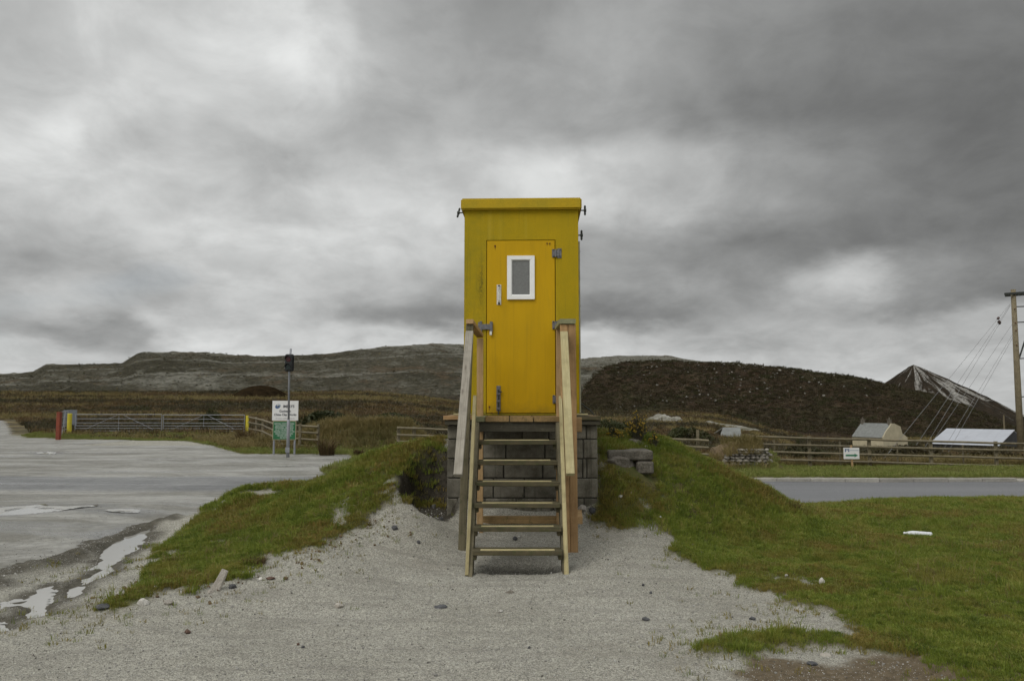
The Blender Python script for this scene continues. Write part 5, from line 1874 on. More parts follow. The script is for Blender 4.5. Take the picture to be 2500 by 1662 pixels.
for v in (872, 884, 897):
    MB().box((hx0 - .02, -.05, zt_(v) - .012), (hx0 + .03, -.03, zt_(v) + .012)).build('bracket', M['galv'], tl)

# small arrow sign on the verge
AY = 26.2
ac = at(2078, 1106, AY)
ag = gz(ac.x, AY)
sg = empty('arrow_sign', (ac.x, AY, ag), 'small white direction sign with a green arrow on the road verge', 'sign', local=True)
xa_ = lambda u: at(u, 1106, AY).x - ac.x
zz_ = lambda v: at(2078, v, AY).z - ag
bd = MB().box((xa_(2059), -.012, zz_(1120)), (xa_(2097.5), 0, zz_(1092.5)), .003).build('white_board', M['sign_white'], sg)
MB().beam((xa_(2081), .028, -.2), (xa_(2079), .028, zz_(1086)), .055, .05, up=(0, 1, 0)).build('post', M['tan'], sg)
b0, b1, bz = xa_(2064), xa_(2094), zz_(1111)
hh_ = .028
poly = [(b0, bz - hh_), (b1 - .11, bz - hh_), (b1 - .12, bz - .062), (b1, bz), (b1 - .12, bz + .062), (b1 - .11, bz + hh_), (b0, bz + hh_)]
MB().prism([(a, -.0155, b) for a, b in poly], (0, .003, 0)).build('arrow', M['arrow_green'], bd)
for i, (dx_, dz_) in enumerate(((0, 0), (.052, 0), (.104, 0), (0, -.05), (.052, -.05), (.104, -.05))):
    if i == 4:
        continue
    q = (xa_(2062) + dx_, zz_(1095.5) + dz_)
    MB().prism([(q[0] + sx_, -.0155, q[1] + sz_) for sx_, sz_ in ((0, 0), (.04, .006), (.043, -.036), (.012, -.042))], (0, .003, 0)).build('emblem', M['logo_blue'], bd)
MB().box((xa_(2074), -.0155, zz_(1099.5)), (xa_(2096), -.0125, zz_(1098.3))).build('print_line', M['logo_grey'], bd)

# ------------------------------------------------------------------ stone hedge end with turf on top
sh = empty('stone_hedge', (at(1820, 1140, 25.4).x, 25.4, gz(at(1820, 1140, 25.4).x, 25.4)), 'stone faced hedge end topped with straw grass beside the rail fence', 'stone hedge')
rs = random.Random(3)
hx0_, hx1_ = at(1752, 1120, 25.4).x, at(1878, 1120, 25.4).x
zb_ = gz((hx0_ + hx1_) / 2, 25.2)
m_ = MB()
nA, nB = 26, 10
vs_, fs_ = [], []
for j in range(nB):
    for i in range(nA):
        t, s_ = i / (nA - 1), j / (nB - 1)
        x_ = hx0_ + (hx1_ - hx0_) * t
        prof = math.sin(math.pi * min(max(s_, 0), 1)) ** .5
        z_ = zb_ - .15 + (.62 + .28 * (1 - abs(2 * t - .8))) * prof * (1 if 0 < i < nA - 1 else .5) + rs.uniform(-.03, .03)
        vs_.append((x_, 25.42 + s_ * 1.6 + rs.uniform(-.02, .02), z_))
for j in range(nB - 1):
    for i in range(nA - 1):
        a = j * nA + i
        fs_.append((a, a + 1, a + 1 + nA, a + nA))
m_.add(vs_, fs_).build('turf_bank', M['turf_clod'], sh)
row = 0
z_ = zb_ + .02
while z_ < zb_ + .52:
    x_ = hx0_ + .12 + rs.uniform(0, .1) + row * .02
    hh_ = rs.uniform(.075, .12)
    while x_ < hx1_ - .05:
        w_ = rs.uniform(.10, .24)
        if not (z_ > zb_ + .34 and (x_ < hx0_ + .5)):
            MB().rock((x_ + w_ / 2, 25.38 + (z_ - zb_) * .18 + rs.uniform(-.03, .03), z_ + hh_ / 2), (w_ * 1.2, .26, hh_ * 1.35), rs.randint(0, 9999), 2, rough=.4).build('stone', M['hedge_stone'], sh)
        x_ += w_
    z_ += hh_ * .95
    row += 1

# ------------------------------------------------------------------ far buildings
def house():
    Cc = Vector((87.5, 189.5, 0))
    e1, e2 = Vector((.436, -.9, 0)).normalized(), Vector((.9, .436, 0)).normalized()
    Lh, D, D2 = 8.6, 6.4, 2.0
    zb, ze, zr = -9.9, -5.9, -2.75
    A = Cc - e1 * Lh
    r_ = empty('cottage', (Cc.x, Cc.y, zb), 'cream rendered cottage with grey slate roof below the dark hill', 'cottage')
    pt = lambda base, d, z_: Vector((base.x, base.y, 0)) + e2 * d + Vector((0, 0, z_))
    body = [pt(A, 0, zb), pt(A, D + D2, zb), pt(A, D + D2, ze - .4), pt(A, D * .5, zr - .08), pt(A, 0, ze - .08)]
    MB().prism(body, e1 * (Lh - .02)).build('wall', M['render'], r_)
    gb = Cc - e1 * .02
    gable = [pt(gb, 0, zb), pt(gb, D + D2, zb), pt(gb, D + D2, ze - .1), pt(gb, D + .9, ze + .55), pt(gb, D + .3, ze + .8), pt(gb, D - .3, zr - .6), pt(gb, D * .62, zr + .12), pt(gb, D * .48, zr + .12), pt(gb, D * .36, zr - .7), pt(gb, D * .2, zr - 1.5), pt(gb, 0, ze + .05)]
    MB().prism(gable, e1 * .28).build('gable_wall', M['render'], r_)
    ov = e1 * .0
    m_ = MB()
    q = [pt(A, -.25, ze - .12), pt(Cc, -.25, ze - .12), pt(Cc, D * .5, zr), pt(A, D * .5, zr)]
    nrm = Vector((0, 0, .12))
    m_.add(q + [p + nrm for p in q], [(0, 3, 2, 1), (4, 5, 6, 7), (0, 1, 5, 4), (1, 2, 6, 5), (2, 3, 7, 6), (3, 0, 4, 7)])
    q = [pt(A, D * .5, zr), pt(Cc, D * .5, zr), pt(Cc, D + D2 + .2, ze - .3), pt(A, D + D2 + .2, ze - .3)]
    m_.add(q + [p + nrm for p in q], [(0, 3, 2, 1), (4, 5, 6, 7), (0, 1, 5, 4), (1, 2, 6, 5), (2, 3, 7, 6), (3, 0, 4, 7)])
    rf = m_.build('roof', M['slate'], r_)
    for base, k in ((A + e1 * .5, 0), (Cc - e1 * .45, 1)):
        c_ = pt(base, D * .5, zr - .5)
        m_ = MB()
        m_.beam(c_, c_ + Vector((0, 0, 1.55)), .75, .7, up=(0, 1, 0), ch=.03)
        m_.beam(c_ + Vector((0, 0, 1.42)), c_ + Vector((0, 0, 1.56)), .9, .85, up=(0, 1, 0), ch=.03)
        ck = m_.build('chimney', M['chimney'], rf)
        m_ = MB()
        m_.tube([c_ + Vector((0, 0, 1.55)), c_ + Vector((0, 0, 2.0))], [.2, .15], 8)
        m_.build('chimney_pot', M['chimney'], r_)
    m_ = MB().beam(pt(Cc, D * .35, zb) + e1 * .02, pt(Cc, D * .35, zr - .7) + e1 * .02, .12, .08, up=(0, 1, 0))
    m_.build('downpipe', M['render'], r_)
    # low wall of rubble in front of the cottage
    return r_


house()


def shed():
    A = Vector((64.8, 124, 0))
    e2, e1 = Vector((.75, .66, 0)).normalized(), Vector((.66, -.75, 0)).normalized()
    L, W = 9.2, 7.0
    ze, zr, zb = -4.25, -2.1, -7.2
    r_ = empty('barn', (A.x, A.y, zb), 'low barn with a pale blue grey sheet roof beside the utility pole', 'barn')
    pt = lambda base, d, z_: Vector((base.x, base.y, 0)) + e2 * d + Vector((0, 0, z_))
    MB().prism([pt(A, 0.2, zb), pt(A, 2 * W - .2, zb), pt(A, 2 * W - .2, ze), pt(A, W, zr - .1), pt(A, 0.2, ze)], e1 * L).build('wall', M['shed_wall'], r_)
    n_ = 7
    E = A + e1 * L
    up_ = Vector((0, 0, .06))
    for k in range(n_):
        a, b = A + e1 * (L * k / n_ + .006 - (.25 if k == 0 else 0)), A + e1 * (L * (k + 1) / n_ - .006 + (.25 if k == n_ - 1 else 0))
        q = [pt(a, -.2, ze - .02), pt(b, -.2, ze - .02), pt(b, W, zr), pt(a, W, zr)]
        MB().add(q + [p + up_ for p in q], [(0, 3, 2, 1), (4, 5, 6, 7), (0, 1, 5, 4), (1, 2, 6, 5), (2, 3, 7, 6), (3, 0, 4, 7)]).build('roof_sheet', M['tin'], r_)
    q = [pt(A, W, zr), pt(E, W, zr), pt(E, 2 * W, ze), pt(A, 2 * W, ze)]
    MB().add(q + [p + up_ for p in q], [(0, 3, 2, 1), (4, 5, 6, 7), (0, 1, 5, 4), (1, 2, 6, 5), (2, 3, 7, 6), (3, 0, 4, 7)]).build('rear_roof', M['tin'], r_)


shed()


def ruin():
    c = at(1790, 1075, 75)
    zb = c.z - .8
    r_ = empty('outbuilding', (c.x, 75, zb), 'small stone outbuilding with a grey roof peeping over the stone hedge', 'outbuilding')
    x0, x1 = at(1757, 1060, 75).x, at(1818, 1060, 75).x
    zt, ze = at(1790, 1046, 75).z, at(1790, 1068, 75).z
    MB().box((x0, 75, zb), (x1 - .2, 78.5, ze)).build('wall', M['hedge_stone'], r_)
    q = [(x0 - .1, 74.8, ze - .05), (x1 - .35, 74.8, ze - .05), (x1 + .1, 76.8, zt), (x0 + .8, 76.8, zt)]
    q = [Vector(p) for p in q]
    up_ = Vector((0, 0, .08))
    m_ = MB().add(q + [p + up_ for p in q], [(0, 3, 2, 1), (4, 5, 6, 7), (0, 1, 5, 4), (1, 2, 6, 5), (2, 3, 7, 6), (3, 0, 4, 7)])
    q = [Vector((x0 + .8, 76.8, zt)), Vector((x1 + .1, 76.8, zt)), Vector((x1 - .3, 78.7, ze)), Vector((x0, 78.7, ze))]
    m_.add(q + [p + up_ for p in q], [(0, 3, 2, 1), (4, 5, 6, 7), (0, 1, 5, 4), (1, 2, 6, 5), (2, 3, 7, 6), (3, 0, 4, 7)])
    m_.build('roof', M['slate'], r_)


ruin()

# ------------------------------------------------------------------ utility pole
UY = 48.0
ub = at(2492, 1085, UY)
ug = gz(ub.x, UY)
up_ = empty('utility_pole', (ub.x, UY, ug), 'tall wooden utility pole with a crossarm at the right edge', 'utility pole')
pt_ = Vector((ub.x + .02, UY, at(2472, 707, UY).z))
MB().tube([(ub.x, UY, ug - .5), (ub.x, UY, ug + 4), tuple(pt_)], [.19, .175, .135], 14).build('pole', M['pole'], up_, smooth=True)
# second leg of the pair, just out of the picture
MB().tube([(ub.x + 2.4, UY + .3, ug - .5), (ub.x + 2.4, UY + .3, pt_.z)], [.19, .135], 14).build('pole', M['pole'], up_, smooth=True)
MB().beam((ub.x - .62, UY - .2, pt_.z - .30), (ub.x + 3.2, UY + .05, pt_.z - .02), .10, .14).build('crossarm', M['iron'], up_)
MB().beam((ub.x - .35, UY + .2, pt_.z - .34), (ub.x + 3.2, UY + .45, pt_.z - .06), .10, .14).build('crossarm', M['iron'], up_)
for z_ in (1.05, 2.0, 4.2, 6.5):
    MB().beam((ub.x + .1, UY, pt_.z - z_), (ub.x + 2.4, UY + .3, pt_.z - z_ + .12), .06, .06).build('brace', M['iron'], up_)
MB().beam((ub.x + .12, UY, pt_.z - 4.3), (ub.x + .9, UY + .1, pt_.z - 2.4), .07, .07).build('brace', M['iron'], up_)
m_ = MB()
m_.tube([(ub.x + .75, UY - .1, pt_.z - .62), (ub.x + .75, UY - .1, pt_.z - .9)], [.10, .06], 8)
m_.build('insulator', M['insul'], up_)
for z_ in (1.2, 2.05, 2.5, 3.4):
    MB().tube([(ub.x - .05, UY - .20, pt_.z - z_), (ub.x - .05, UY - .15, pt_.z - z_)], .035, 6).build('bolt_head', M['rust'], up_)
# stay wires running down to the ground on the left
STAYS = [((1422, 165), (1335, 270), (700, 1050), 'outermost'), ((1420, 175), (1352, 290), (760, 1160), 'second'), ((1421, 180), (1363, 297), (830, 1160), 'third'), ((1430, 310), None, (800, 1240), 'fourth'), ((1437, 372), None, (915, 1240), 'fifth'), ((1437, 395), None, (960, 1240), 'innermost')]
z7 = .36352
for i, (a, ins, b, wd) in enumerate(STAYS):
    p0 = at(1950 + a[0] * z7, 680 + a[1] * z7, UY - .1)
    p0.x = min(p0.x, ub.x - .05)
    Yb = 34 + i * 1.1
    p1 = at(1950 + b[0] * z7, 680 + b[1] * z7, Yb)
    d = p1 - p0
    tgz = gz(p1.x, p1.y)
    t_end = 1.0
    for k in range(400):
        q = p0 + d * (1 + k * .01)
        if q.z < gz(q.x, q.y):
            break
    p1 = q
    m_ = MB()
    m_.tube([p0, p1], .0085, 5)
    so = thing('stay_wire', m_, M['wire'], wd + ' of the six stay wires running down left from the utility pole', 'wire', 'stay wires of the utility pole')
    if ins:
        pi = at(1950 + ins[0] * z7, 680 + ins[1] * z7, UY - 2)
        t_ = (p0.z - pi.z) / (p0.z - p1.z)
        q = p0 + (p1 - p0) * t_ - so.location
        dn = (p1 - p0).normalized()
        MB().tube([q - dn * .13, q - dn * .07, q, q + dn * .07, q + dn * .13], [.05, .075, .05, .075, .05], 8).build('insulator', M['insul'], so)

# far pole behind the barn
p = at(2450, 1013, 150)
m_ = MB().tube([(p.x, 150, p.z - 7.5), tuple(p)], [.17, .13], 8)
thing('far_pole', m_, M['pole'], 'distant thin pole standing behind the barn roof', 'pole')

# ------------------------------------------------------------------ vegetation and gravel
def blades_np(n, h, w_, spread, lean, rng, segs=2, hv=.5):
    """n curved blades -> vertices, triangles"""
    V_, F_ = [], []
    for _ in range(n):
        a = rng.uniform(0, 2 * np.pi)
        r = spread * np.sqrt(rng.random())
        bx, by = r * np.cos(a), r * np.sin(a)
        hh = h * (1 - hv + 2 * hv * rng.random()) * .8
        fa = rng.uniform(0, 2 * np.pi)
        ln = lean * rng.uniform(.2, 1.0)
        la = a + rng.normal(0, .9)
        wx_, wy_ = np.cos(fa) * w_ / 2, np.sin(fa) * w_ / 2
        b0 = len(V_)
        m1 = (bx + np.cos(la) * ln * hh * .30, by + np.sin(la) * ln * hh * .30, hh * .55)
        tp = (bx + np.cos(la) * ln * hh, by + np.sin(la) * ln * hh, hh * (1 - .35 * ln))
        V_ += [(bx - wx_, by - wy_, -.01), (bx + wx_, by + wy_, -.01), (m1[0] + wx_ * .8, m1[1] + wy_ * .8, m1[2]), (m1[0] - wx_ * .8, m1[1] - wy_ * .8, m1[2]), tp]
        F_ += [(b0, b0 + 1, b0 + 2), (b0, b0 + 2, b0 + 3), (b0 + 3, b0 + 2, b0 + 4)]
    return np.array(V_), np.array(F_)


def proto_mesh(name, V_, F_, mat):
    me = bpy.data.meshes.new(name)
    me.from_pydata([tuple(map(float, v)) for v in V_], [], [tuple(map(int, f)) for f in F_])
    me.materials.append(mat)
    me.update()
    return bpy.data.objects.new(name, me)


def scatter(name, x, y, z, scale, protos, label, cat, rot=None, tilt=.15, rng=RNG, pick=None):
    """one 'stuff' object whose points carry instances of a few small meshes"""
    n = len(x)
    me = bpy.data.meshes.new(name)
    me.vertices.add(n)
    me.vertices.foreach_set('co', np.stack([x, y, z], -1).astype(np.float32).ravel())
    sc3 = np.asarray(scale)
    if sc3.ndim == 1:
        sc3 = np.stack([sc3] * 3, -1)
    me.attributes.new('scl', 'FLOAT_VECTOR', 'POINT').data.foreach_set('vector', sc3.astype(np.float32).ravel())
    rt = np.stack([rng.normal(0, tilt, n), rng.normal(0, tilt, n), rng.uniform(0, 6.283, n)], -1) if rot is None else rot
    me.attributes.new('rot', 'FLOAT_VECTOR', 'POINT').data.foreach_set('vector', rt.astype(np.float32).ravel())
    pk = rng.integers(0, len(protos), n) if pick is None else pick
    me.attributes.new('pick', 'INT', 'POINT').data.foreach_set('value', pk.astype(np.int32))
    o = bpy.data.objects.new(name, me)
    COL.objects.link(o)
    tag(o, label, cat, kind='stuff')
    pc = bpy.data.collections.new(name + '_source')
    for i, p in enumerate(protos):
        p.name = '%s_%02d' % (name, i)
        pc.objects.link(p)
    ng = bpy.data.node_groups.new(name + '_nodes', 'GeometryNodeTree')
    ng.interface.new_socket('Geometry', in_out='INPUT', socket_type='NodeSocketGeometry')
    ng.interface.new_socket('Geometry', in_out='OUTPUT', socket_type='NodeSocketGeometry')
    gi = ng.nodes.new('NodeGroupInput')
    go = ng.nodes.new('NodeGroupOutput')
    ci = ng.nodes.new('GeometryNodeCollectionInfo')
    ci.inputs['Collection'].default_value = pc
    ci.inputs['Separate Children'].default_value = True
    ci.inputs['Reset Children'].default_value = True
    ip = ng.nodes.new('GeometryNodeInstanceOnPoints')
    ip.inputs['Pick Instance'].default_value = True

    def na(nm, dt):
        q = ng.nodes.new('GeometryNodeInputNamedAttribute')
        q.data_type = dt
        q.inputs[0].default_value = nm
        return q.outputs['Attribute']
    er = ng.nodes.new('FunctionNodeEulerToRotation')
    L = ng.links.new
    L(gi.outputs[0], ip.inputs['Points'])
    L(ci.outputs[0], ip.inputs['Instance'])
    L(na('pick', 'INT'), ip.inputs['Instance Index'])
    L(na('rot', 'FLOAT_VECTOR'), er.inputs[0])
    L(er.outputs[0], ip.inputs['Rotation'])
    L(na('scl', 'FLOAT_VECTOR'), ip.inputs['Scale'])
    L(ip.outputs[0], go.inputs[0])
    md = o.modifiers.new('scatter', 'NODES')
    md.node_group = ng
    return o


rg = np.random.default_rng(77)


def clear_of_plinth(x, y):
    return ~((x > PX0 - .02) & (x < PX1 + .02) & (y > 9.3) & (y < 11.7))


def blocked(x, y):
    ok = clear_of_plinth(x, y)
    # keep turf off the masonry in the right bank
    for u0, u1, y0, y1 in ((1478, 1598, 9.72, 10.02),):
        ok &= ~((x > (u0 - 1250) / FPX * y) & (x < (u1 - 1250) / FPX * y) & (y > y0) & (y < y1))
    return ok


# turf round the hut
def pts_in(n, x0, x1, y0, y1, dens_pow=0.0):
    return rg.uniform(x0, x1, n), rg.uniform(y0, y1, n)


x, y = pts_in(300000, -5, 15, 4.0, 15.4)
# thin out with distance
keep = rg.random(len(x)) < np.clip((8.5 / np.maximum(y, 5)) ** 1.3, .25, 1)
vis = (np.abs(x) < y * .68 + .8) | ((np.abs(x) < y * .68 + 3.2) & (rg.random(len(x)) < .6))
x, y = x[keep & vis], y[keep & vis]
g = grass_mask(x, y)
k = (rg.random(len(x)) < g ** 1.5) & blocked(x, y)
x, y, g = x[k], y[k], g[k]
z = H(x, y)
brown = sstep(.40, .62, fbm(x, y, 1.6, 4, 61) + .40 + (x > 0) * (.30 * (1 - sstep(0.2, 1.1, np.abs(x - .1) - .8)) * sstep(7.5, 9, y) + .14 * sstep(.15, .6, z)) + (x < 0) * .28 * np.exp(-((y - 8.1 - .42 * (x + 2)) / .45) ** 2) - .06)
isb = rg.random(len(x)) < brown * .85
protG = [proto_mesh('t', *blades_np(20, .044, .0046, .045, 1.0, rg), M['grass']) for _ in range(5)]
protB = [proto_mesh('t', *blades_np(22, .042, .0050, .045, 1.1, rg), M['grass_brown']) for _ in range(4)]
longm = np.clip(fbm(x, y, 1.1, 3, 66) * 1.2 + .2, 0, 1)
sc = (.62 + .45 * rg.random(len(x)) + .5 * longm) * np.clip(y / 8.5, .85, 1.6)
i = ~isb
scatter('turf_grass', x[i], y[i], z[i], sc[i], protG, 'short green grass on the banks and field round the hut', 'grass')
scatter('mossy_turf', x[isb], y[isb], z[isb], sc[isb], protB, 'brownish mossy turf patches on the banks by the hut', 'grass')
# sparse tufts straggling onto the gravel
x, y = pts_in(16000, -4.8, 4.5, 4.4, 9.9)
s_ = np.maximum(sdf_poly(x, y, GL), sdf_poly(x, y, GR))
k = (s_ < .05) & (s_ > -1.4) & (rg.random(len(x)) < np.exp(s_ * 3.5) * .6 + .012 + .25 * (x < -2.9) * (fbm(x, y, 1.5, 3, 92) > .12)) & blocked(x, y) & (yard_sdf(x, y) < -.3) & (np.abs(x - .12) > .75) & (fbm(x, y, 2.5, 3, 90) > -.02)
x, y = x[k], y[k]
scatter('stray_tufts', x, y, H(x, y), .5 + .5 * rg.random(len(x)), [proto_mesh('t', *blades_np(9, .045, .005, .03, 1.2, rg), M['grass_brown']) for _ in range(3)] + [proto_mesh('t', *blades_np(9, .05, .004, .03, 1.0, rg), M['grass']) for _ in range(2)],
        'stray tufts and turf scraps on the gravel edge', 'grass')
# longer coarse tufts through the turf
x, y = pts_in(9000, -4.5, 12, 4.4, 14.5)
k = (grass_mask(x, y) > .7) & blocked(x, y) & (np.abs(x) < y * .68) & (fbm(x, y, .8, 4, 99) > .02)
x, y = x[k][:1700], y[k][:1700]
scatter('coarse_tufts', x, y, H(x, y), .6 + .6 * rg.random(len(x)), [proto_mesh('t', *blades_np(22, .105, .005, .05, .9, rg), M['grass']) for _ in range(3)] + [proto_mesh('t', *blades_np(16, .10, .0045, .05, 1.1, rg), M['straw'])], 'longer coarse grass tufts in the turf', 'grass')
# long bleached stalks
x, y = pts_in(1500, -4.5, 9, 4.4, 14)
k = (grass_mask(x, y) > .8) & blocked(x, y) & (np.abs(x) < y * .68)
x, y = x[k][:700], y[k][:700]
scatter('dry_stalks', x, y, H(x, y), .6 + .6 * rg.random(len(x)), [proto_mesh('t', *blades_np(3, .17, .003, .02, 1.3, rg), M['straw']) for _ in range(4)], 'scattered bleached grass stalks in the turf', 'grass')
# verge beyond the road and round the sign
x, y = pts_in(90000, -28, 24, 21.6, 52)
k = (verge_mask(x, y) > .5) & (yard_sdf(x, y) < -.08) & (np.abs(x) < y * .7 + 1) & ~((x > 5.1) & (x < 13.8) & (y < 21.7))
x, y = x[k], y[k]
scatter('verge_grass', x, y, H(x, y), .8 + .7 * rg.random(len(x)), [proto_mesh('t', *blades_np(22, .095, .011, .13, .8, rg), M['verge']) for _ in range(4)], 'mown verge grass beyond the road', 'grass')
# tall straw-coloured grass: behind fences, on the bank and hedge
x, y = pts_in(90000, -18, 24, 24.2, 52)
bank = np.exp(-((y - 34.3 - 0.05 * (x + 6)) / 1.6) ** 2) * (x > -9.6) * (x < -3.4)
hedge = np.exp(-((y - 26.0) / .7) ** 2) * (x > hx0_ - .1) * (x < hx1_ - .1)
behind = ((x > 4) & (y > 27.3) & (y < 31)) * .55 + ((x > 3.2) & (x < 6.6) & (y > 24.8) & (y < 31)) * .5 + ((x > -4.5) & (x < -1.5) & (y > 26.5) & (y < 34)) * .5
signv = ((x > -12) & (x < -6.2) & (y > 32.2) & (y < 36)) * .35 + ((x > -16) & (x < -9.5) & (y > 33) & (y < 46)) * .25
k = (rg.random(len(x)) < np.maximum.reduce([bank, hedge * 1.3, behind, signv])) & (yard_sdf(x, y) < -.2) & (np.abs(x) < y * .7 + 1)
x, y, hg = x[k], y[k], hedge[k]
z = H(x, y) + np.where(hg > .3, .35, 0)
inb = (hg > .3)
straw = [proto_mesh('t', *blades_np(26, .50, .020, .20, .9, rg), M['straw']) for _ in range(4)]
brack = [proto_mesh('t', *blades_np(22, .42, .022, .20, 1.1, rg), M['bracken']) for _ in range(3)]
pk = np.where((fbm(x, y, .35, 3, 71) > .08) & (x > -3) & ~inb, rg.integers(4, 7, len(x)), rg.integers(0, 4, len(x)))
scatter('rough_grass', x, y, z, np.where(inb, .55, .75) * (.7 + .5 * rg.random(len(x))), straw + brack, 'tall straw coloured rough grass and bracken beyond the fences', 'grass', pick=pk)
# moor vegetation out to the hills
u = rg.uniform(-120, 2620, 46000)
y = 36 + (rg.random(len(u)) ** 1.25) * 280
x = (u - 1250) / FPX * y
k = (yard_sdf(x, y) < -1.0) & ~((x > 62) & (x < 84) & (y > 112) & (y < 140)) & ~((x > 80) & (x < 100) & (y > 183) & (y < 202)) & ~((x > 19) & (x < 23) & (y > 74) & (y < 79))
x, y = x[k], y[k]
mo_s = [proto_mesh('t', *blades_np(22, .55, .05, .45, .9, rg), M['straw']) for _ in range(3)]
mo_h = [proto_mesh('t', *blades_np(26, .60, .08, .55, 1.2, rg), M['heather']) for _ in range(3)]
mo_b = [proto_mesh('t', *blades_np(22, .55, .06, .50, 1.2, rg), M['bracken']) for _ in range(2)]
q = fbm(x * .4, y, .045, 4, 73)
cls = np.where(q > .12, 0, np.where(q > -.12, 2, 1))
cls = np.where(rg.random(len(x)) < .2, rg.integers(0, 3, len(x)), cls)
pk = np.where(cls == 0, rg.integers(0, 3, len(x)), np.where(cls == 1, rg.integers(3, 6, len(x)), rg.integers(6, 8, len(x))))
far_s = np.clip(y / 110, .6, 2.0)
scatter('moor_vegetation', x, y, H(x, y), (.7 + .6 * rg.random(len(x))) * far_s, mo_s + mo_h + mo_b, 'heather, bracken and bleached grass covering the moor', 'moorland', pick=pk)

# pebbles in the gravel apron and verge
def pebble(seed, mat):
    m_ = MB().rock((0, 0, 0), (1, .8, .6), seed, 1, rough=.5)
    return proto_mesh('p', m_.v, m_.f, mat)


M['peb_l'] = rock_mat('pebble_pale', (0.44, 0.43, 0.40), (0.56, 0.55, 0.52), 40)
M['peb_m'] = rock_mat('pebble_grey', (0.27, 0.262, 0.238), (0.38, 0.37, 0.34), 40)
M['peb_d'] = rock_mat('pebble_dark', (0.085, 0.08, 0.07), (0.16, 0.15, 0.13), 40)
x, y = pts_in(150000, -5.5, 5.5, 4.35, 10.6)
k = (rg.random(len(x)) < np.clip((5.5 / y) ** 1.6, .12, 1)) & ((np.abs(x) < y * .67 + .2) | ((np.abs(x) < y * .67 + 2) & (rg.random(len(x)) < .5)))
x, y = x[k], y[k]
k = (grass_mask(x, y) < .35) & clear_of_plinth(x, y) & (yard_sdf(x, y) < .02)
for pl in PUDP[:3]:
    k &= sdf_poly(x, y, pl) < -.03
x, y = x[k], y[k]
sz = .0040 + .0085 * rg.random(len(x)) ** 3 + .012 * (rg.random(len(x)) < .018) + .016 * (rg.random(len(x)) < .003)
pk = np.where(rg.random(len(x)) < .62, rg.integers(2, 4, len(x)), np.where(rg.random(len(x)) < .72, rg.integers(0, 2, len(x)), 4))
scatter('gravel', x, y, H(x, y) + sz * .12, sz * np.clip(y / 6, 1, 1.5), [pebble(1, M['peb_l']), pebble(2, M['peb_l']), pebble(3, M['peb_m']), pebble(4, M['peb_m']), pebble(5, M['peb_d'])],
        'loose grey grit and pebbles of the gravel apron', 'gravel', tilt=.6, pick=pk)

# grit on the yard
x, y = pts_in(60000, -14, -2, 5.0, 22)
k = (yard_sdf(x, y) > -.1) & (rg.random(len(x)) < np.clip((8 / y) ** 1.5, .1, 1) * (.25 + 1.5 * np.clip(fbm(x * .5, y, .9, 4, 95) + .2, 0, 1))) & (np.abs(x) < y * .68 + .3)
for pl in PUDP:
    k &= sdf_poly(x, y, pl) < -.05
x, y = x[k], y[k]
sz = .006 + .014 * rg.random(len(x)) ** 3
scatter('yard_grit', x, y, H(x, y) + .010, sz, [pebble(31, M['peb_m']), pebble(32, M['peb_d']), pebble(33, M['peb_m'])], 'loose grit lying on the wet yard', 'gravel', tilt=.6)
# turf clods broken off along the left bank
x, y = pts_in(5000, -3.4, -.7, 6.3, 9.2)
s_ = sdf_poly(x, y, GL)
k = (s_ < .05) & (s_ > -.75) & (rg.random(len(x)) < np.exp(s_ * 4) * .30) & (fbm(x, y, 2, 3, 97) > -.05)
x, y = x[k], y[k]
scatter('turf_clods', x, y, H(x, y) + .006, .014 + .04 * rg.random(len(x)) ** 3, [pebble(41 + q_, M['turf_clod']) for q_ in range(3)] + [pebble(45, M['peb_m'])], 'crumbled brown turf clods below the left bank', 'clods', tilt=.5)

# boulders strewn over the hills
def on_hill(o, n, cond, seed):
    r_ = np.random.default_rng(seed)
    me = o.data
    co = np.empty(len(me.vertices) * 3, dtype=np.float32)
    me.vertices.foreach_get('co', co)
    co = co.reshape(-1, 3)
    uu = co[:, 0] / co[:, 1] * FPX + 1250
    w_ = cond(uu, co)
    w_ = w_ / w_.sum()
    i_ = r_.choice(len(co), n, p=w_)
    c_ = co[i_] + r_.normal(0, .5, (n, 3)) * np.array([1.2, 1.0, 0.0])
    return c_[:, 0], c_[:, 1], co[i_][:, 2]


hh_ = bpy.data.objects['heather_hill']
vv = lambda co: 990 - (co[:, 2] - EYE) / co[:, 1] * FPX
x, y, z = on_hill(hh_, 300, lambda u, co: ((u > 1500) & (u < 2150) & (vv(co) < 1000) & (vv(co) > 880)) * (.15 + np.exp(-((u - 1780) / 150) ** 2) * (vv(co) < 985) + .8 * (vv(co) < 903)), 5)
sz = .32 + 1.1 * rg.random(len(x)) ** 3 + .6 * (rg.random(len(x)) < .06)
scatter('hill_boulders', x, y, z + .5, sz, [pebble(11 + q_, M['boulder']) for q_ in range(4)], 'pale boulders strewn down the dark heather hill', 'boulders', tilt=.5)
sh_ = bpy.data.objects['spoil_hill']
x, y, z = on_hill(sh_, 1800, lambda u, co: ((u > -20) & (u < 1720)) * (.25 + (np.sin(co[:, 2] * .55) > .6) * .6 + .5 * (u > 1000)), 6)
sz = .2 + .5 * rg.random(len(x)) ** 3
scatter('spoil_boulders', x, y, z + .1, sz, [pebble(21 + q_, M['boulder']) for q_ in range(3)] , 'pale boulders scattered over the stepped spoil hill', 'boulders', tilt=.5)
x, y, z = on_hill(sh_, 2400, lambda u, co: ((u > -60) & (u < 1720)) * 1.0, 7)
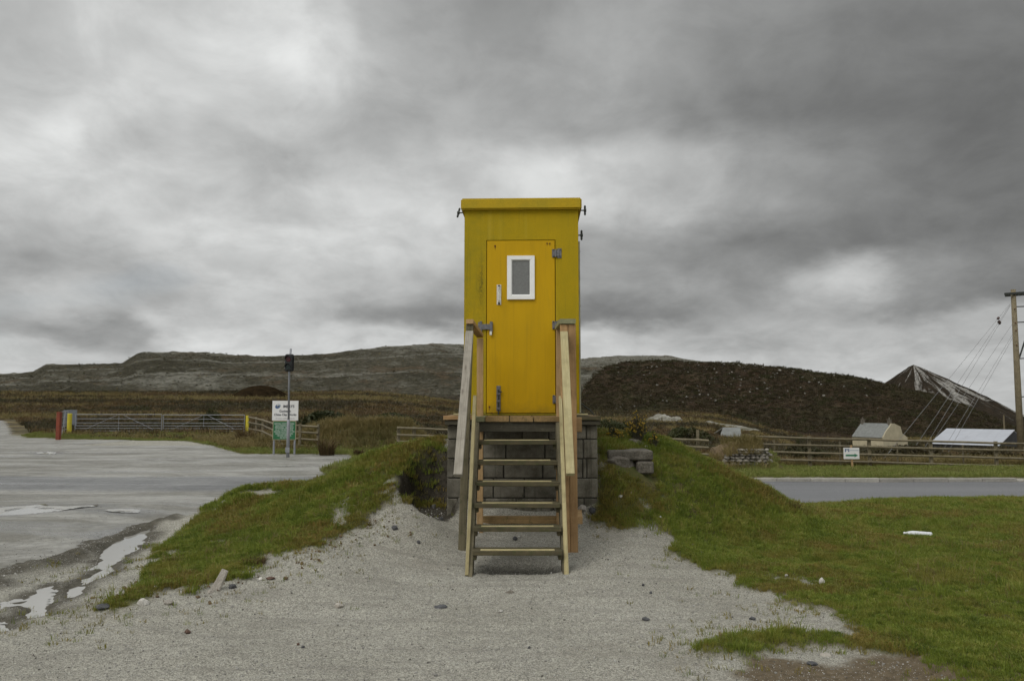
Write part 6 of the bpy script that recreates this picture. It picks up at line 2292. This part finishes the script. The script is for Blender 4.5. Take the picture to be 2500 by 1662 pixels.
scatter('spoil_scrub', x, y, z, .30 + .4 * rg.random(len(x)) ** 2, [proto_mesh('t', *blades_np(26, .9, .20, .8, 1.1, rg), M['heather']) for _ in range(3)] + [proto_mesh('t', *blades_np(22, .7, .14, .7, 1.1, rg), M['straw'])], 'low scrub growing over the stepped spoil hill', 'scrub')
x, y, z = on_hill(hh_, 9000, lambda u, co: ((u > 1400) & (u < 2560)) * 1.0, 8)
scatter('hill_heather', x, y, z, .55 + .55 * rg.random(len(x)), [proto_mesh('t', *blades_np(26, .8, .18, .9, 1.2, rg), M['heather']) for _ in range(4)], 'heather and bracken on the dark hill', 'heather')


# ------------------------------------------------------------------ single plants
def clump_mesh(name, c, n, h, w_, spread, lean, mat, parent=None, rng=rg, ell=(1, 1)):
    V_, F_ = blades_np(n, h, w_, spread, lean, rng)
    V_ = V_ * np.array([ell[0], ell[1], 1.0]) + np.array(c)
    org = ORG.get(parent, Vector((0, 0, 0)))
    V_ = V_ - np.array(org)
    o = np_mesh(name, V_, F_, mat, None, False)
    if parent is not None:
        o.parent = parent
        ORG[o] = org
    return o


def gorse(u0, u1, vtop, vbase, Y, label, seed, nspike=130):
    r_ = np.random.default_rng(seed)
    cx_ = at((u0 + u1) / 2, vbase, Y).x
    zb = gz(cx_, Y) - .03
    ht = at(u0, vtop, Y).z - zb
    rad = (u1 - u0) / 2 * Y / FPX
    root = empty('gorse_bush', (cx_, Y, zb), label, 'bush', 'flowering gorse on the right bank')
    stems, V_, F_, bl = MB(), [], [], MB()
    for i in range(nspike // 4):
        a, t = r_.uniform(0, 6.28), r_.uniform(.1, 1.0)
        tip = Vector((cx_ + np.cos(a) * rad * t, Y + np.sin(a) * rad * t * .8, zb + ht * (1.02 - .55 * t * t) * r_.uniform(.7, 1.08)))
        b = Vector((cx_ + np.cos(a) * rad * .2, Y + np.sin(a) * rad * .2, zb))
        md_ = (b + tip) / 2 + Vector((r_.normal(0, .02), r_.normal(0, .02), .02))
        stems.tube([b, md_, tip], [.006, .004, .002], 5)
        for k in range(30):
            s_ = r_.uniform(.25, 1.0)
            p = b.lerp(md_, s_ * 2) if s_ < .5 else md_.lerp(tip, s_ * 2 - 1)
            d = Vector((r_.normal(), r_.normal(), r_.normal() + .6)).normalized() * r_.uniform(.025, .055)
            sd_ = d.cross(Vector((r_.normal(), r_.normal(), r_.normal()))).normalized() * .0035
            n0 = len(V_)
            V_ += [tuple(p - sd_), tuple(p + sd_), tuple(p + d)]
            F_.append((n0, n0 + 1, n0 + 2))
        if r_.random() < .5:
            for k in range(r_.integers(4, 11)):
                s_ = r_.uniform(.62, 1.0)
                p = md_.lerp(tip, s_ * 2 - 1) + Vector((r_.normal(0, .014), r_.normal(0, .014), r_.normal(0, .012)))
                bl.rock(p, (.02, .02, .02), int(r_.integers(0, 999)), 0)
    stems.build('stem', M['twig'], root)
    o = np_mesh('foliage', np.array(V_) - np.array(root.location), np.array(F_), M['gorse'], None, False)
    o.parent = root
    bl.build('blossom', M['bloom'], root)


gorse(1520, 1592, 1008, 1075, 10.9, 'tallest gorse bush with yellow flowers on top of the right bank', 5, 190)
gorse(1476, 1525, 1036, 1078, 10.7, 'gorse bush with yellow flowers nearest the plinth, left of the tallest', 6, 100)
gorse(1580, 1616, 1052, 1080, 10.9, 'small gorse sprig with yellow flowers at the right end of the bank top', 7, 60)
# bare twigs behind the gorse
m_ = MB()
for u0, v0, u1, v1 in ((1585, 1058, 1598, 1025), (1575, 1060, 1592, 1034), (1578, 1055, 1600, 1040), (1590, 1045, 1597, 1030)):
    a, b = at(u0, v0, 11.0), at(u1, v1, 11.0)
    m_.tube([a, (a + b) / 2 + Vector((.01, 0, .01)), b], [.006, .004, .002], 5)
thing('bare_shrub', m_, M['twig'], 'bare dark twigs rising beside the gorse', 'shrub')


def tussock(u, vb, Y, hpx, wpx, mat, label, n=140, name='rush_clump', group=None):
    p = at(u, vb, Y)
    zb = gz(p.x, Y) - .05
    hh = hpx * Y / FPX
    V_, F_ = blades_np(n, hh * 1.25, max(.006, .018 * Y / 30), wpx / 2 * Y / FPX * .7, .75, rg)
    o = np_mesh(name, V_, F_, mat, None, False)
    o.location = (p.x, Y, zb)
    tag(o, label, 'plant', group)
    return o


tussock(798, 1103, 29.3, 42, 46, M['bracken'], 'russet dead bracken clump right of the sign at the fence end', 260, 'bracken_clump')
tussock(876, 1100, 28.6, 22, 30, M['bracken'], 'small dark brown clump on the verge corner', 150, 'bracken_clump')
tussock(598, 1098, 36, 46, 50, M['bracken'], 'russet bracken clump at the bend of the rail fence', 240, 'bracken_clump')
tussock(640, 1103, 33.5, 34, 60, M['straw'], 'straw coloured tussock left of the works sign foot', 240, 'grass_tussock')
tussock(2140, 1290, 10.6, 26, 60, M['grass'], 'longer rushy grass tussock in the field left of the plastic bottle', 260, 'grass_tussock')
tussock(2050, 1392, 7.7, 22, 44, M['grass'], 'dark green grass tussock in the field nearer the gravel', 200, 'grass_tussock')
tussock(1938, 1268, 10.6, 28, 34, M['bracken'], 'brown dock like clump at the right foot of the bank', 160, 'bracken_clump')
tussock(2330, 1335, 9.0, 22, 60, M['grass'], 'rushy grass tussock at right beyond the plastic bottle', 240, 'grass_tussock')
tussock(620, 1396, 7.35, 30, 70, M['bracken'], 'tangle of brown roots and dead grass at the left bank foot', 300, 'root_tangle')
tussock(560, 1425, 7.0, 20, 40, M['bracken'], 'brown root scraps just above the leaning slab', 160, 'root_tangle')
tussock(735, 1360, 7.7, 18, 40, M['grass_brown'], 'brown turf scrap hanging at the left bank edge', 160, 'turf_scrap')
tussock(905, 1288, 8.6, 18, 44, M['bracken'], 'dry brown turf at the head of the gravel slip', 180, 'turf_scrap')
tussock(990, 1290, 9.0, 22, 40, M['grass_brown'], 'mossy turf lump at the lip of the hollow', 200, 'turf_scrap')


def bush(u, vtop, vb, Y, wpx, mat, label, n=2600, seed=1):
    r_ = np.random.default_rng(seed)
    p = at(u, vb, Y)
    zb = gz(p.x, Y) - .1
    top = at(u, vtop, Y).z
    ht = max(top - zb, .4)
    rad = wpx / 2 * Y / FPX
    root = empty('scrub_bush', (p.x, Y, zb), label, 'bush', 'dark scrub bushes on the moor')
    lob = [(r_.uniform(-.75, .75), r_.uniform(-.6, .6), r_.uniform(.3, .8), r_.uniform(.25, .5)) for _ in range(9)]
    V_, F_ = [], []
    for i in range(n):
        lx, ly, lz, lr = lob[r_.integers(0, 9)]
        d = r_.normal(size=3)
        d /= np.linalg.norm(d)
        q = np.array([lx, ly, lz]) + d * lr * r_.uniform(.75, 1.1)
        q[2] = min(max(q[2], 0.02), 1.05) * (1 - .45 * min(1, abs(q[0])) ** 2)
        q = q * np.array([rad, rad * .8, ht])
        s_ = rad * r_.uniform(.03, .07)
        a, b = r_.normal(size=3), r_.normal(size=3)
        a, b = a / np.linalg.norm(a) * s_, b / np.linalg.norm(b) * s_
        n0 = len(V_)
        V_ += [q - a, q + b, q + a, q - b]
        F_.append((n0, n0 + 1, n0 + 2, n0 + 3))
    o = np_mesh('foliage', np.array(V_), np.array(F_), mat, None, False)
    o.parent = root
    m_ = MB()
    for k in range(6):
        a = r_.uniform(0, 6.28)
        m_.tube([(0, 0, -.1), (np.cos(a) * rad * .4, np.sin(a) * rad * .4, ht * .6)], [.03 * ht, .012 * ht], 5)
    so = m_.build('stem', M['twig'], None)
    so.parent = root


bush(800, 1006, 1034, 62, 150, M['leafdark'], 'broad dark bush on the moor just right of the works sign', seed=2)
bush(960, 1010, 1034, 66, 120, M['leafdark'], 'low dark scrub on the moor behind the thin posts', seed=3)
bush(515, 998, 1026, 75, 60, M['leafdark'], 'dark bush on the moor behind the closed gates', seed=5)
bush(1500, 1018, 1052, 60, 90, M['leafdark'], 'dark bush behind the gorse right of the hut', seed=6)
bush(1955, 1054, 1075, 80, 26, M['leafdark'], 'small dark conical bush beyond the rail fence', seed=7)
bush(1680, 1040, 1075, 55, 120, M['leafdark'], 'dark hedge bush behind the short rail fence', seed=8)
bush(2230, 1092, 1135, 34, 170, M['heather'], 'dark bramble bush behind the rail fence below the cottage', 3200, seed=9)
bush(1960, 1088, 1135, 33, 130, M['heather'], 'dark bramble bush behind the rail fence near the stone hedge', 3000, seed=10)
bush(2420, 1095, 1140, 34, 150, M['heather'], 'dark bramble bush behind the rail fence near the utility pole', 3000, seed=11)
